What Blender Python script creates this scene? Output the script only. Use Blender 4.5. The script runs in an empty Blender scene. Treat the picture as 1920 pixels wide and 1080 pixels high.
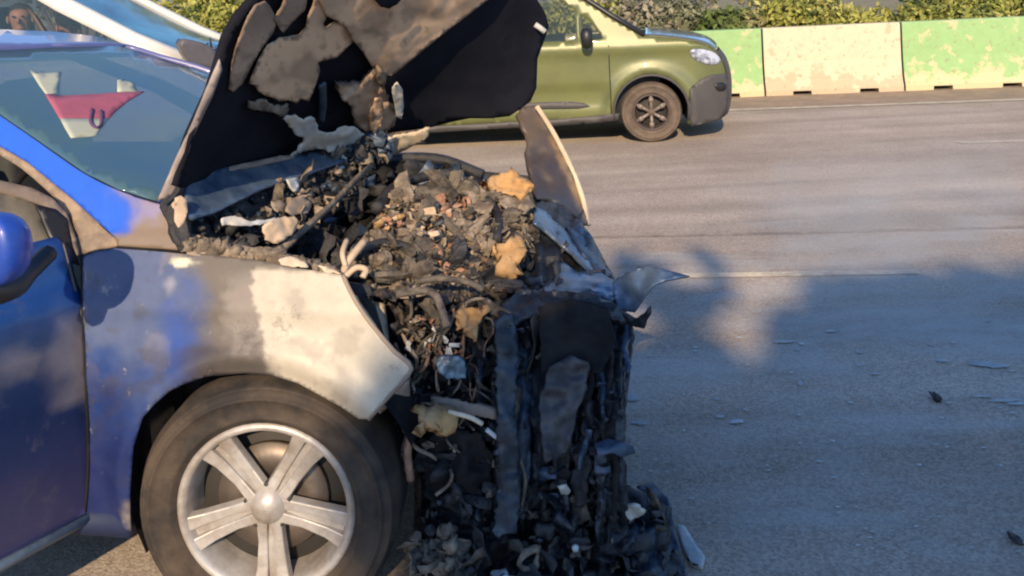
import bpy, math, random
import numpy as np
from mathutils import Vector, Matrix, noise
from mathutils.geometry import delaunay_2d_cdt

random.seed(7)
SC = bpy.context.scene
COL = SC.collection

# ------------------------------------------------------------------ camera
F_PX, CX, CY = 1600.0, 960.0, 112.0
CAM = Vector((0, 0, 1.5))
pitch, roll = math.radians(4.0), math.radians(2.86)
R0 = Vector((1, 0, 0)); FW = Vector((0, math.cos(pitch), -math.sin(pitch)))
U0 = R0.cross(FW)
RT = math.cos(roll) * R0 - math.sin(roll) * U0
UP = math.sin(roll) * R0 + math.cos(roll) * U0
cam = bpy.data.cameras.new('camera'); camo = bpy.data.objects.new('camera', cam)
COL.objects.link(camo); SC.camera = camo
m = Matrix((RT, UP, -FW)).transposed().to_4x4(); m.translation = CAM
camo.matrix_world = m
cam.sensor_width = 36; cam.lens = 36 * F_PX / 1920
cam.shift_y = (CY - 540) / 1920
cam.clip_start = 0.05; cam.clip_end = 3000

# ------------------------------------------------------------------ light
SUN_EL, SUN_PSI = math.radians(27), math.radians(84)     # psi: heading of the light, from +X towards +Y
world = bpy.data.worlds.new('World'); SC.world = world; world.use_nodes = True
nt = world.node_tree
sky = nt.nodes.new('ShaderNodeTexSky'); sky.sky_type = 'NISHITA'; sky.sun_disc = False
sky.sun_elevation = SUN_EL
sky.sun_rotation = math.atan2(-math.cos(SUN_PSI), -math.sin(SUN_PSI))
sky.air_density = 1.0; sky.dust_density = .2; sky.ozone_density = 6.0
bg = nt.nodes['Background']; bg.inputs[1].default_value = 0.15
nt.links.new(sky.outputs[0], bg.inputs[0])
sl = bpy.data.lights.new('sun', 'SUN'); sl.energy = 4.4; sl.angle = math.radians(0.6); sl.color = (1, 0.755, 0.475)
slo = bpy.data.objects.new('sun', sl); COL.objects.link(slo)
L = Vector((math.cos(SUN_PSI) * math.cos(SUN_EL), math.sin(SUN_PSI) * math.cos(SUN_EL), -math.sin(SUN_EL)))
slo.rotation_euler = L.to_track_quat('-Z', 'Y').to_euler(); slo.location = (-3, -8, 6)
SC.view_settings.view_transform = 'Standard'; SC.view_settings.look = 'None'
SC.cycles.filter_width = 2.1
SC.view_settings.exposure = 0.62; SC.view_settings.gamma = 1; SC.view_settings.use_curve_mapping = False

# ------------------------------------------------------------------ geometry helpers
def ray(x, y):
    d = RT * (x - CX) + UP * (CY - y) + FW * F_PX
    return d / d.y
def pix(x, y, Y):
    return CAM + ray(x, y) * Y
def gpix(x, y, z=0.0):
    d = ray(x, y); return CAM + d * ((z - CAM.z) / d.z)

class Frame:
    """a: forward, b: away from the camera side, z: up"""
    def __init__(s, ox, oy, deg):
        s.o = Vector((ox, oy, 0)); t = math.radians(deg)
        s.h = Vector((math.cos(t), -math.sin(t), 0)); s.n = Vector((math.sin(t), math.cos(t), 0))
    def P(s, a, b, z):
        return s.o + s.h * a + s.n * b + Vector((0, 0, z))
    def inv(s, p):
        d = p - s.o; return d.dot(s.h), d.dot(s.n), p.z
    def hit(s, x, y, bf=lambda a, z: 0.0):
        d = ray(x, y); b = 0.0
        for _ in range(6):
            t = (b - (CAM - s.o).dot(s.n)) / d.dot(s.n)
            p = CAM + d * t
            a, _b, z = s.inv(p)
            b = bf(a, z)
        return p
    def az(s, x, y, b=0.0):
        a, _, z = s.inv(s.hit(x, y, lambda a, z: b)); return (a, z)

def depthfn(ctrl, deg=None):
    A = np.array([(c[0] / 1000, c[1] / 1000) for c in ctrl]); v = np.array([1 / c[2] for c in ctrl])
    if deg is None: deg = 2 if len(ctrl) >= 9 else 1
    def basis(u, w):
        r = [1, u, w]
        if deg >= 2: r += [u * u, u * w, w * w]
        if deg >= 3: r += [u**3, u * u * w, u * w * w, w**3]
        return r
    M = np.array([basis(a[0], a[1]) for a in A]); k = M.shape[1]
    reg = np.eye(k) * 1e-5; reg[0, 0] = 0
    c = np.linalg.solve(M.T @ M + reg, M.T @ v)
    return lambda x, y: 1.0 / float(np.dot(basis(x / 1000, y / 1000), c))

def densify(ol, res):
    out = []
    for i in range(len(ol)):
        p, q = ol[i], ol[(i + 1) % len(ol)]
        d = math.dist(p[:2], q[:2]); n = max(1, int(round(d / res)))
        for k in range(n):
            t = k / n; out.append((p[0] + (q[0] - p[0]) * t, p[1] + (q[1] - p[1]) * t))
    return out
def smooth_ol(ol, it=2):
    for _ in range(it):
        o = []
        for i in range(len(ol)):
            p, q = ol[i], ol[(i + 1) % len(ol)]
            o += [(p[0] * .75 + q[0] * .25, p[1] * .75 + q[1] * .25), (p[0] * .25 + q[0] * .75, p[1] * .25 + q[1] * .75)]
        ol = o
    return ol
def inside(pts, ol):
    x, y = pts[:, 0], pts[:, 1]; c = np.zeros(len(pts), bool)
    n = len(ol)
    for i in range(n):
        x1, y1 = ol[i]; x2, y2 = ol[(i + 1) % n]
        if y1 == y2: continue
        cond = ((y1 > y) != (y2 > y)) & (x < (x2 - x1) * (y - y1) / (y2 - y1) + x1)
        c ^= cond
    return c
def fill2d(outline, res, holes=(), rag=0.0, seed=0):
    rnd = random.Random(seed)
    loops = [densify([p[:2] for p in outline], res)] + [densify(h, res) for h in holes]
    if rag:
        loops[0] = [(x + rnd.uniform(-rag, rag), y + rnd.uniform(-rag, rag)) for x, y in loops[0]]
    o = loops[0]; xs = [p[0] for p in o]; ys = [p[1] for p in o]
    gx = np.arange(min(xs), max(xs), res); gy = np.arange(min(ys), max(ys), res * .87)
    G = []
    for j, yy in enumerate(gy):
        for xx in gx:
            G.append((xx + (res / 2 if j % 2 else 0) + rnd.uniform(-.08, .08) * res, yy + rnd.uniform(-.08, .08) * res))
    G = np.array(G) if G else np.zeros((0, 2))
    if len(G):
        msk = inside(G, o)
        for h in loops[1:]: msk &= ~inside(G, h)
        B = np.array([p for l in loops for p in l])
        d = np.min(((G[:, None, :] - B[None, :, :]) ** 2).sum(2), axis=1) if len(G) * len(B) < 4e7 else np.full(len(G), 1e9)
        G = G[msk & (d > (res * .5) ** 2)]
    V = []; E = []
    for l in loops:
        k = len(V); V += l; E += [(k + i, k + (i + 1) % len(l)) for i in range(len(l))]
    V += [tuple(g) for g in G]
    r = delaunay_2d_cdt([Vector(v) for v in V], E, [], 0, 1e-7)
    v2 = [(p[0], p[1]) for p in r[0]]; fs = [tuple(f) for f in r[2]]
    cen = np.array([(sum(v2[i][0] for i in f) / 3, sum(v2[i][1] for i in f) / 3) for f in fs])
    keep = inside(cen, o)
    for h in loops[1:]: keep &= ~inside(cen, h)
    return v2, [f for f, k in zip(fs, keep) if k]

def link(name, me, parent=None):
    o = bpy.data.objects.new(name, me); COL.objects.link(o)
    if parent is not None:
        o.parent = parent
        if parent.type == 'EMPTY': o.matrix_parent_inverse = Matrix.Translation(-parent.location)
    return o
def mesh_obj(name, V, Fc, mat, parent=None, smooth=True, solid=0.0, cols=None, offset=-1, bevel=0, flip=False, sub=0):
    me = bpy.data.meshes.new(name)
    if flip: Fc = [tuple(reversed(f)) for f in Fc]
    me.from_pydata([tuple(v) for v in V], [], Fc); me.update()
    if cols is not None:
        at = me.color_attributes.new('col', 'FLOAT_COLOR', 'POINT')
        at.data.foreach_set('color', np.array([(c[0], c[1], c[2], 1) for c in cols], dtype=np.float32).ravel())
    if smooth: me.polygons.foreach_set('use_smooth', [True] * len(me.polygons))
    for mm in (mat if isinstance(mat, (list, tuple)) else [mat]): me.materials.append(mm)
    o = link(name, me, parent)
    if bevel:
        md = o.modifiers.new('b', 'BEVEL'); md.width = bevel; md.segments = 2; md.limit_method = 'ANGLE'
    if solid:
        md = o.modifiers.new('s', 'SOLIDIFY'); md.thickness = solid; md.offset = offset
    if sub:
        md = o.modifiers.new('u', 'SUBSURF'); md.levels = sub; md.render_levels = sub
    return o
def nz(p, s=1.0, o=0.0):
    return noise.noise(Vector((p[0] * s + o, p[1] * s - o, p[2] * s + 3.1 * o)))
def fnz(p, s=1.0, oc=4, o=0.0):
    return noise.fractal(Vector((p[0] * s + o, p[1] * s - o, p[2] * s + 3.1 * o)), 1.0, 2.1, oc)

def patch(name, ol, mat, parent=None, res=8, solid=.004, wob=0.0, wscale=8.0, extra=(), col=None, rag=0.0, seed=0,
          holes=(), smooth=True, deg=None, dshift=0.0, oc=3, df=None):
    """a sheet whose outline is given as (x, y, depth): it gets its own distance, warp and thickness"""
    df = df or depthfn(list(ol) + list(extra), deg)
    v2, fs = fill2d(ol, res, holes, rag, seed)
    V = []
    for (x, y) in v2:
        Y = df(x, y) + dshift
        if wob:
            p0 = pix(x, y, Y); Y += wob * fnz(p0, wscale, oc, seed * 1.7)
        V.append(pix(x, y, Y))
    cols = [col(x, y) for x, y in v2] if col else None
    n = Vector((0, 0, 0))
    if fs:
        a, b, c = (V[i] for i in fs[len(fs) // 2]); n = (b - a).cross(c - a)
    return mesh_obj(name, V, fs, mat, parent, smooth, solid, cols, flip=n.y > 0)

def box(V, Fc, c, s, R=None):
    k = len(V); R = R or Matrix.Identity(3)
    for x in (-1, 1):
        for y in (-1, 1):
            for z in (-1, 1):
                V.append(Vector(c) + R @ Vector((x * s[0] / 2, y * s[1] / 2, z * s[2] / 2)))
    for f in ((0, 1, 3, 2), (4, 6, 7, 5), (0, 4, 5, 1), (2, 3, 7, 6), (0, 2, 6, 4), (1, 5, 7, 3)): Fc.append(tuple(k + i for i in f))
def tube(V, Fc, pts, r, n=8, cap=True):
    pts = [Vector(p) for p in pts]; k = len(V)
    rs = r if isinstance(r, (list, tuple)) else [r] * len(pts)
    prev = None
    for i, p in enumerate(pts):
        t = (pts[min(i + 1, len(pts) - 1)] - pts[max(i - 1, 0)]).normalized()
        u = t.cross(Vector((0, 0, 1)) if abs(t.z) < .9 else Vector((1, 0, 0))).normalized() if prev is None else (prev - t * prev.dot(t)).normalized()
        prev = u; w = t.cross(u)
        for j in range(n):
            A = 2 * math.pi * j / n; V.append(p + (u * math.cos(A) + w * math.sin(A)) * rs[i])
    for i in range(len(pts) - 1):
        for j in range(n):
            Fc.append((k + i * n + j, k + i * n + (j + 1) % n, k + (i + 1) * n + (j + 1) % n, k + (i + 1) * n + j))
    if cap:
        Fc.append(tuple(k + j for j in reversed(range(n)))); Fc.append(tuple(k + (len(pts) - 1) * n + j for j in range(n)))
def tube_obj(name, pts, r, mat, parent=None, n=8):
    V, Fc = [], []; tube(V, Fc, pts, r, n); return mesh_obj(name, V, Fc, mat, parent)
def bez(pts, n=6):
    """catmull-rom through the points"""
    P = [Vector(p) for p in pts]; P = [P[0] * 2 - P[1]] + P + [P[-1] * 2 - P[-2]]; out = []
    for i in range(1, len(P) - 2):
        for k in range(n):
            t = k / n; a, b, c, d = P[i - 1], P[i], P[i + 1], P[i + 2]
            out.append(.5 * ((2 * b) + (c - a) * t + (2 * a - 5 * b + 4 * c - d) * t * t + (3 * b - a - 3 * c + d) * t ** 3))
    out.append(P[-2]); return out
def lathe(V, Fc, prof, C, ax, n=48, closed=False):
    """prof: (radius, offset along ax)"""
    ax = ax.normalized(); u = Vector((0, 0, 1)); w = ax.cross(u).normalized(); k = len(V); m_ = len(prof)
    for j in range(n):
        A = 2 * math.pi * j / n; e = w * math.cos(A) + u * math.sin(A)
        for r, o in prof: V.append(C + e * r + ax * o)
    for j in range(n):
        for i in range(m_ - 1 + (1 if closed else 0)):
            i2 = (i + 1) % m_; j2 = (j + 1) % n
            Fc.append((k + j * m_ + i, k + j2 * m_ + i, k + j2 * m_ + i2, k + j * m_ + i2))
def empty(name, loc, label, cat, group=None):
    o = bpy.data.objects.new(name, None); COL.objects.link(o); o.location = loc; o.empty_display_size = .2
    return tag(o, label, cat, group)
def tag(o, label, cat, group=None):
    o['label'] = label; o['category'] = cat
    if group: o['group'] = group
    return o
def kind(o, k): o['kind'] = k; return o

# ------------------------------------------------------------------ materials
def mat(name, c, rough=.6, metal=0.0, c2=None, nscale=6.0, ndet=6, bump=0.0, bscale=40.0, spec=.5, vcol=False,
        coat=0.0, mixlo=.4, mixhi=.6, alpha=1.0, vary=0.0, trans=0.0, rvar=0.0):
    M = bpy.data.materials.new(name); M.use_nodes = True
    N = M.node_tree.nodes; K = M.node_tree.links; B = N['Principled BSDF']
    B.inputs['Roughness'].default_value = rough; B.inputs['Metallic'].default_value = metal
    B.inputs['Specular IOR Level'].default_value = spec; B.inputs['Coat Weight'].default_value = coat
    B.inputs['Alpha'].default_value = alpha; B.inputs['Transmission Weight'].default_value = trans
    geo = N.new('ShaderNodeNewGeometry'); src = geo.outputs['Position']
    out = None
    if vcol:
        a = N.new('ShaderNodeAttribute'); a.attribute_name = 'col'; out = a.outputs['Color']
    else:
        B.inputs['Base Color'].default_value = (*c, 1)
    if c2 is not None:
        t = N.new('ShaderNodeTexNoise'); t.inputs['Scale'].default_value = nscale; t.inputs['Detail'].default_value = ndet
        t.inputs['Roughness'].default_value = .65; K.new(src, t.inputs['Vector'])
        r = N.new('ShaderNodeMapRange'); r.inputs[1].default_value = mixlo; r.inputs[2].default_value = mixhi; K.new(t.outputs[0], r.inputs[0])
        x = N.new('ShaderNodeMix'); x.data_type = 'RGBA'; x.inputs['A'].default_value = (*c, 1); x.inputs['B'].default_value = (*c2, 1)
        K.new(r.outputs[0], x.inputs['Factor']); out = x.outputs['Result']
    if vary:
        t = N.new('ShaderNodeTexNoise'); t.inputs['Scale'].default_value = nscale * 3.3; t.inputs['Detail'].default_value = 8
        t.inputs['Roughness'].default_value = .7; K.new(src, t.inputs['Vector'])
        r = N.new('ShaderNodeMapRange'); r.inputs[1].default_value = .25; r.inputs[2].default_value = .75
        r.inputs[3].default_value = 1 - vary; r.inputs[4].default_value = 1 + vary; K.new(t.outputs[0], r.inputs[0])
        x = N.new('ShaderNodeMix'); x.data_type = 'RGBA'; x.blend_type = 'MULTIPLY'; x.inputs['Factor'].default_value = 1
        if out is None: x.inputs['A'].default_value = (*c, 1)
        else: K.new(out, x.inputs['A'])
        K.new(r.outputs[0], x.inputs['B']); out = x.outputs['Result']
    if rvar:
        t = N.new('ShaderNodeTexNoise'); t.inputs['Scale'].default_value = nscale * 2; t.inputs['Detail'].default_value = 5; K.new(src, t.inputs['Vector'])
        r = N.new('ShaderNodeMapRange'); r.inputs[1].default_value = .3; r.inputs[2].default_value = .7
        r.inputs[3].default_value = max(.05, rough - rvar); r.inputs[4].default_value = min(1, rough + rvar); K.new(t.outputs[0], r.inputs[0])
        K.new(r.outputs[0], B.inputs['Roughness'])
    if out is not None: K.new(out, B.inputs['Base Color'])
    if bump:
        t = N.new('ShaderNodeTexNoise'); t.inputs['Scale'].default_value = bscale; t.inputs['Detail'].default_value = 8
        t.inputs['Roughness'].default_value = .7; K.new(src, t.inputs['Vector'])
        b = N.new('ShaderNodeBump'); b.inputs['Strength'].default_value = 1.0; b.inputs['Distance'].default_value = bump
        K.new(t.outputs[0], b.inputs['Height']); K.new(b.outputs[0], B.inputs['Normal'])
    return M

M = {}
M['char'] = mat('char', (.012, .013, .018), .55, c2=(.035, .036, .042), nscale=14, bump=.006, bscale=60, rvar=.25)
M['charplastic'] = mat('char_plastic', (.010, .013, .020), .38, c2=(.03, .035, .046), nscale=10, bump=.004, bscale=45, rvar=.2)
M['soot'] = mat('soot', (.008, .008, .010), .9, c2=(.02, .019, .02), nscale=8, bump=.003, bscale=30, spec=.2)
M['mat_black'] = mat('hood_mat', (.009, .010, .016), .95, c2=(.014, .015, .022), nscale=5, bump=.001, bscale=120, spec=.1)
M['ash'] = mat('ash', (.12, .095, .075), .9, c2=(.27, .22, .17), nscale=18, bump=.006, bscale=70, vary=.3)
M['ashdark'] = mat('ash_dark', (.05, .042, .036), .85, c2=(.15, .125, .10), nscale=22, bump=.006, bscale=70, vary=.3)
M['tan'] = mat('heat_tan', (.52, .40, .29), .7, c2=(.36, .27, .19), nscale=5, bump=.001, bscale=60, vary=.14, mixlo=.35, mixhi=.7)
M['taupe'] = mat('heat_taupe', (.27, .215, .175), .75, c2=(.20, .155, .125), nscale=7, bump=.001, bscale=60, vary=.15, mixlo=.35, mixhi=.7)
M['cream'] = mat('ash_cream', (.60, .50, .37), .8, c2=(.45, .36, .26), nscale=9, bump=.001, bscale=50, vary=.12)
M['orange'] = mat('scorched_foam', (.46, .26, .10), .9, c2=(.38, .24, .12), nscale=16, bump=.004, bscale=60, vary=.2)
M['rust'] = mat('rust', (.22, .10, .06), .85, c2=(.34, .2, .14), nscale=24, bump=.003, bscale=80, vary=.2)
M['palegrey'] = mat('pale_ash_sheet', (.42, .45, .48), .7, c2=(.5, .44, .36), nscale=5, vary=.12, bump=.001)
M['bluesteel'] = mat('blued_steel', (.06, .10, .17), .38, c2=(.14, .19, .25), nscale=7, metal=.3, bump=.002, bscale=20, rvar=.15)
M['bluedark'] = mat('blued_steel_dark', (.025, .045, .085), .45, c2=(.06, .085, .13), nscale=9, metal=.2, bump=.003, bscale=30, rvar=.15)
M['pillar'] = mat('pillar_vc', (1, 1, 1), .38, vcol=True, vary=.10, nscale=5, coat=.25)
M['fender'] = mat('burnt_panel_vc', (1, 1, 1), .5, vcol=True, vary=.13, nscale=6, bump=.0006, bscale=60, rvar=.15)
M['doorpaint'] = mat('door_vc', (1, 1, 1), .36, vcol=True, vary=.15, nscale=6, coat=.12)
M['bluepaint'] = mat('blue_paint', (.015, .06, .38), .25, coat=.6, vary=.05)
M['roofpaint'] = mat('roof_paint', (.12, .13, .30), .3, coat=.5, vary=.12, nscale=3)
M['black'] = mat('black_plastic', (.015, .016, .02), .45, bump=.0003, bscale=200)
M['rubber'] = mat('tyre_rubber', (.062, .045, .032), .85, c2=(.017, .014, .013), nscale=7, mixlo=.42, mixhi=.62, vary=.25, bump=.0012, bscale=60)
M['tread'] = mat('tread_rubber', (.035, .03, .028), .9, vary=.3, bump=.002, bscale=60)
M['alloy'] = mat('alloy', (.42, .40, .38), .42, metal=.3, vary=.2, nscale=9, c2=(.25, .21, .175), mixlo=.42, mixhi=.68)
M['alloydark'] = mat('wheel_recess', (.035, .032, .03), .8, vary=.2)
M['disc'] = mat('brake_disc', (.16, .13, .11), .5, metal=.6, vary=.2)
def glassmat(name, tint, a, rough=.05, spec=.8):
    return mat(name, tint, rough, alpha=a, spec=spec, coat=.3)
M['screen'] = mat('windscreen', (.065, .145, .215), .12, alpha=.80, spec=.6, coat=.12, c2=(.085, .165, .175), nscale=3, rvar=.05)  # sky reflection put into the bluish glass tint
M['vanglass'] = glassmat('van_glass', (.05, .07, .06), .16)
M['whiteglass'] = glassmat('minibus_glass', (.03, .05, .055), .25)
M['interior'] = mat('interior', (.03, .035, .04), .8, vary=.3)
M['white'] = mat('white_paint', (.64, .62, .57), .3, coat=.5, vary=.04)
M['olive'] = mat('olive_paint', (.125, .140, .048), .40, coat=.3, metal=.1, c2=(.105, .118, .045), nscale=2, vary=.05)
M['vanhood'] = mat('olive_paint_hood', (.13, .13, .075), .22, coat=.8, metal=.2)
M['cladding'] = mat('cladding', (.055, .052, .055), .6, vary=.1)
M['lamp'] = mat('lamp_glass', (.42, .47, .60), .15, spec=.9, coat=.4, c2=(.12, .13, .18), nscale=14, mixlo=.45, mixhi=.6)
M['paintline'] = mat('road_paint', (.52, .46, .36), .8, c2=(.36, .32, .26), nscale=8, vary=.2)
M['foam'] = mat('foam_residue', (.45, .48, .48), .7, c2=(.3, .34, .36), nscale=12, vary=.2)

# ------------------------------------------------------------------ ground
def road_mat():
    Mt = mat('asphalt', (.325, .27, .222), .9, c2=(.39, .33, .275), nscale=.8, ndet=8, spec=.3)
    N = Mt.node_tree.nodes; K = Mt.node_tree.links; B = N['Principled BSDF']
    geo = N.new('ShaderNodeNewGeometry')
    prev = B.inputs['Base Color'].links[0].from_socket
    v = N.new('ShaderNodeTexVoronoi'); v.inputs['Scale'].default_value = 130; K.new(geo.outputs['Position'], v.inputs['Vector'])
    sepc = N.new('ShaderNodeSeparateColor'); K.new(v.outputs['Color'], sepc.inputs[0])
    r = N.new('ShaderNodeMapRange'); r.inputs[3].default_value = .74; r.inputs[4].default_value = 1.28; K.new(sepc.outputs[0], r.inputs[0])
    x = N.new('ShaderNodeMix'); x.data_type = 'RGBA'; x.blend_type = 'MULTIPLY'; x.inputs['Factor'].default_value = 1
    K.new(prev, x.inputs['A']); K.new(r.outputs[0], x.inputs['B'])
    # long tyre-worn streaks along the road
    mp = N.new('ShaderNodeMapping'); mp.inputs['Rotation'].default_value = (0, 0, math.radians(5.7)); mp.inputs['Scale'].default_value = (.12, 2.2, 1)
    K.new(geo.outputs['Position'], mp.inputs[0])
    t = N.new('ShaderNodeTexNoise'); t.inputs['Scale'].default_value = 1; t.inputs['Detail'].default_value = 6; K.new(mp.outputs[0], t.inputs['Vector'])
    r2 = N.new('ShaderNodeMapRange'); r2.inputs[1].default_value = .3; r2.inputs[2].default_value = .7; r2.inputs[3].default_value = .78; r2.inputs[4].default_value = 1.18
    K.new(t.outputs[0], r2.inputs[0])
    y = N.new('ShaderNodeMix'); y.data_type = 'RGBA'; y.blend_type = 'MULTIPLY'; y.inputs['Factor'].default_value = 1
    K.new(x.outputs['Result'], y.inputs['A']); K.new(r2.outputs[0], y.inputs['B'])
    # pale dried extinguisher powder, plus bluish haze put into the road colour
    t4 = N.new('ShaderNodeTexNoise'); t4.inputs['Scale'].default_value = 1.3; t4.inputs['Detail'].default_value = 9; t4.inputs['Roughness'].default_value = .62; t4.inputs['Distortion'].default_value = .6
    mp2 = N.new('ShaderNodeMapping'); mp2.inputs['Scale'].default_value = (.8, 1.9, 1); K.new(geo.outputs['Position'], mp2.inputs[0]); K.new(mp2.outputs[0], t4.inputs['Vector'])
    vd = N.new('ShaderNodeVectorMath'); vd.operation = 'DISTANCE'; vd.inputs[1].default_value = (1.8, 3.6, 0); K.new(geo.outputs['Position'], vd.inputs[0])
    md = N.new('ShaderNodeMapRange'); md.inputs[1].default_value = .6; md.inputs[2].default_value = 3.0; md.inputs[3].default_value = .10; md.inputs[4].default_value = -.2; K.new(vd.outputs['Value'], md.inputs[0])
    ad = N.new('ShaderNodeMath'); ad.operation = 'ADD'; K.new(t4.outputs[0], ad.inputs[0]); K.new(md.outputs[0], ad.inputs[1])
    mr = N.new('ShaderNodeMapRange'); mr.inputs[1].default_value = .47; mr.inputs[2].default_value = .74; mr.inputs[4].default_value = .7; K.new(ad.outputs[0], mr.inputs[0])
    z_ = N.new('ShaderNodeMix'); z_.data_type = 'RGBA'; z_.inputs['B'].default_value = (.42, .44, .44, 1); K.new(y.outputs['Result'], z_.inputs['A']); K.new(mr.outputs[0], z_.inputs['Factor'])
    y = z_
    K.new(y.outputs['Result'], B.inputs['Base Color'])
    b = N.new('ShaderNodeBump'); b.inputs['Distance'].default_value = .004; b.inputs['Strength'].default_value = .8
    t3 = N.new('ShaderNodeTexNoise'); t3.inputs['Scale'].default_value = 110; t3.inputs['Detail'].default_value = 5; K.new(geo.outputs['Position'], t3.inputs['Vector'])
    K.new(t3.outputs[0], b.inputs['Height']); K.new(b.outputs[0], B.inputs['Normal'])
    return Mt
EPS = 5.7
RD = Frame(0, 0, EPS)          # road frame: a along the road (to the right), b across it
def rd(a, b, z=0): return RD.P(a, b, z)
def sheet(name, a0, a1, b0, b1, z, m_):
    return kind(mesh_obj(name, [rd(a0, b0, z), rd(a1, b0, z), rd(a1, b1, z), rd(a0, b1, z)], [(0, 1, 2, 3)], m_, smooth=False), 'structure')
M['asphalt'] = road_mat()
M['dirt'] = mat('dry_ground', (.26, .19, .12), .95, c2=(.15, .16, .06), nscale=.6, vary=.3, bump=.02, bscale=8)
M['shoulder'] = mat('shoulder', (.31, .23, .165), .95, c2=(.24, .185, .14), nscale=3, vary=.25, bump=.004, bscale=40)
kind(mesh_obj('ground', [(-900, -900, -.03), (900, -900, -.03), (900, 900, -.03), (-900, 900, -.03)], [(0, 1, 2, 3)], M['dirt'], smooth=False), 'structure')
bE = RD.inv(gpix(1650, 197))[1]      # the painted edge line
bB = RD.inv(gpix(1568, 176))[1]      # foot of the barrier
sheet('road', -250, 250, -9, bE + .10, 0, M['asphalt'])
sheet('shoulder', -250, 250, bE + .10, bB + 1.4, .004, M['shoulder'])
sheet('edge_line', -120, 120, bE - .07, bE + .09, .006, M['paintline'])
bD = RD.inv(gpix(1860, 266))[1]
a0 = RD.inv(gpix(1797, 268))[0]
for k in range(-3, 4):
    sheet('lane_dash', a0 + 12 * k, a0 + 12 * k + 3.2, bD - .055, bD + .055, .004, M['paintline'])
bN = RD.inv(gpix(1400, 516))[1]
aN = RD.inv(gpix(1262, 518))[0]
sheet('lane_line', aN, aN + 1.25, bN - .036, bN + .036, .004, mat('road_paint_near', (.62, .54, .40), .8, c2=(.42, .37, .29), nscale=9, vary=.2))
bS = RD.inv(gpix(1500, 436))[1]; rnd_ = random.Random(3); V, Fc = [], []
for i in range(241):
    a = -30 + i * .25; d_ = .05 * nz((a * .6, 1, 2)); w_ = .022 + .03 * abs(nz((a * 1.7, 4, 2)))
    V += [rd(a, bS + d_ - w_, .003), rd(a, bS + d_ + w_, .003)]
for i in range(240): Fc.append((2 * i, 2 * i + 2, 2 * i + 3, 2 * i + 1))
kind(mesh_obj('road_seam', V, Fc, mat('tar_seam', (.22, .185, .155), .85, c2=(.33, .275, .225), nscale=5, vary=.3), smooth=False), 'structure')

# hills far behind
V, Fc = [], []
for i in range(61):
    x = -500 + i * 17; h = 16 + 26 * (nz((i * .13, 0, 0)) + .5) + 12 * nz((i * .4, 2, 0))
    V += [Vector((x, 420, -1)), Vector((x, 470, h)), Vector((x, 620, h * 1.1))]
for i in range(60):
    for j in range(2):
        Fc.append((i * 3 + j, i * 3 + 3 + j, i * 3 + 4 + j, i * 3 + 1 + j))
kind(mesh_obj('hills', V, Fc, mat('hill', (.10, .13, .14), .95, c2=(.16, .18, .18), nscale=.03)), 'structure')

# ------------------------------------------------------------------ concrete barriers
SEG = None
p0 = RD.inv(gpix(1437, 182))[0]; p1 = RD.inv(gpix(1700, 172))[0]
SEG = p1 - p0
BH = .93
def barrier_mesh():
    # profile (b, z), notches under the foot at 26 % and 75 % of the length
    prof = [(0, 0), (0, .07), (.05, .20), (.09, .45), (.115, BH - .02), (.135, BH), (.365, BH), (.385, BH - .02), (.41, .45), (.45, .20), (.5, .07), (.5, 0)]
    V, Fc = [], []
    st = [.012, .02, .1, .20, .202, .33, .332, .45, .55, .695, .697, .825, .827, .92, SEG - .02, SEG - .012]
    st = [.012, .02] + [SEG * f for f in (.1, .20, .203, .333, .336, .45, .55, .68, .683, .813, .816, .92)] + [SEG - .02, SEG - .012]
    notch = {(4, 5), (10, 11)}
    for i, a in enumerate(st):
        up = any(i in n for n in notch)
        for (b, z) in prof:
            zz = z
            if up and z < .03: zz = .055
            ins = .006 if i in (0, len(st) - 1) else 0
            V.append((a, b + (ins if b < .25 else -ins) + .004 * nz((a * 3, b * 5, z * 4)), zz - (ins if z > .5 else 0)))
    n = len(prof)
    for i in range(len(st) - 1):
        for j in range(n):
            Fc.append((i * n + j, (i + 1) * n + j, (i + 1) * n + (j + 1) % n, i * n + (j + 1) % n))
    Fc.append(tuple(reversed(range(n)))); Fc.append(tuple((len(st) - 1) * n + j for j in range(n)))
    Fc = [tuple(reversed(f)) for f in Fc]
    return V, Fc
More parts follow.
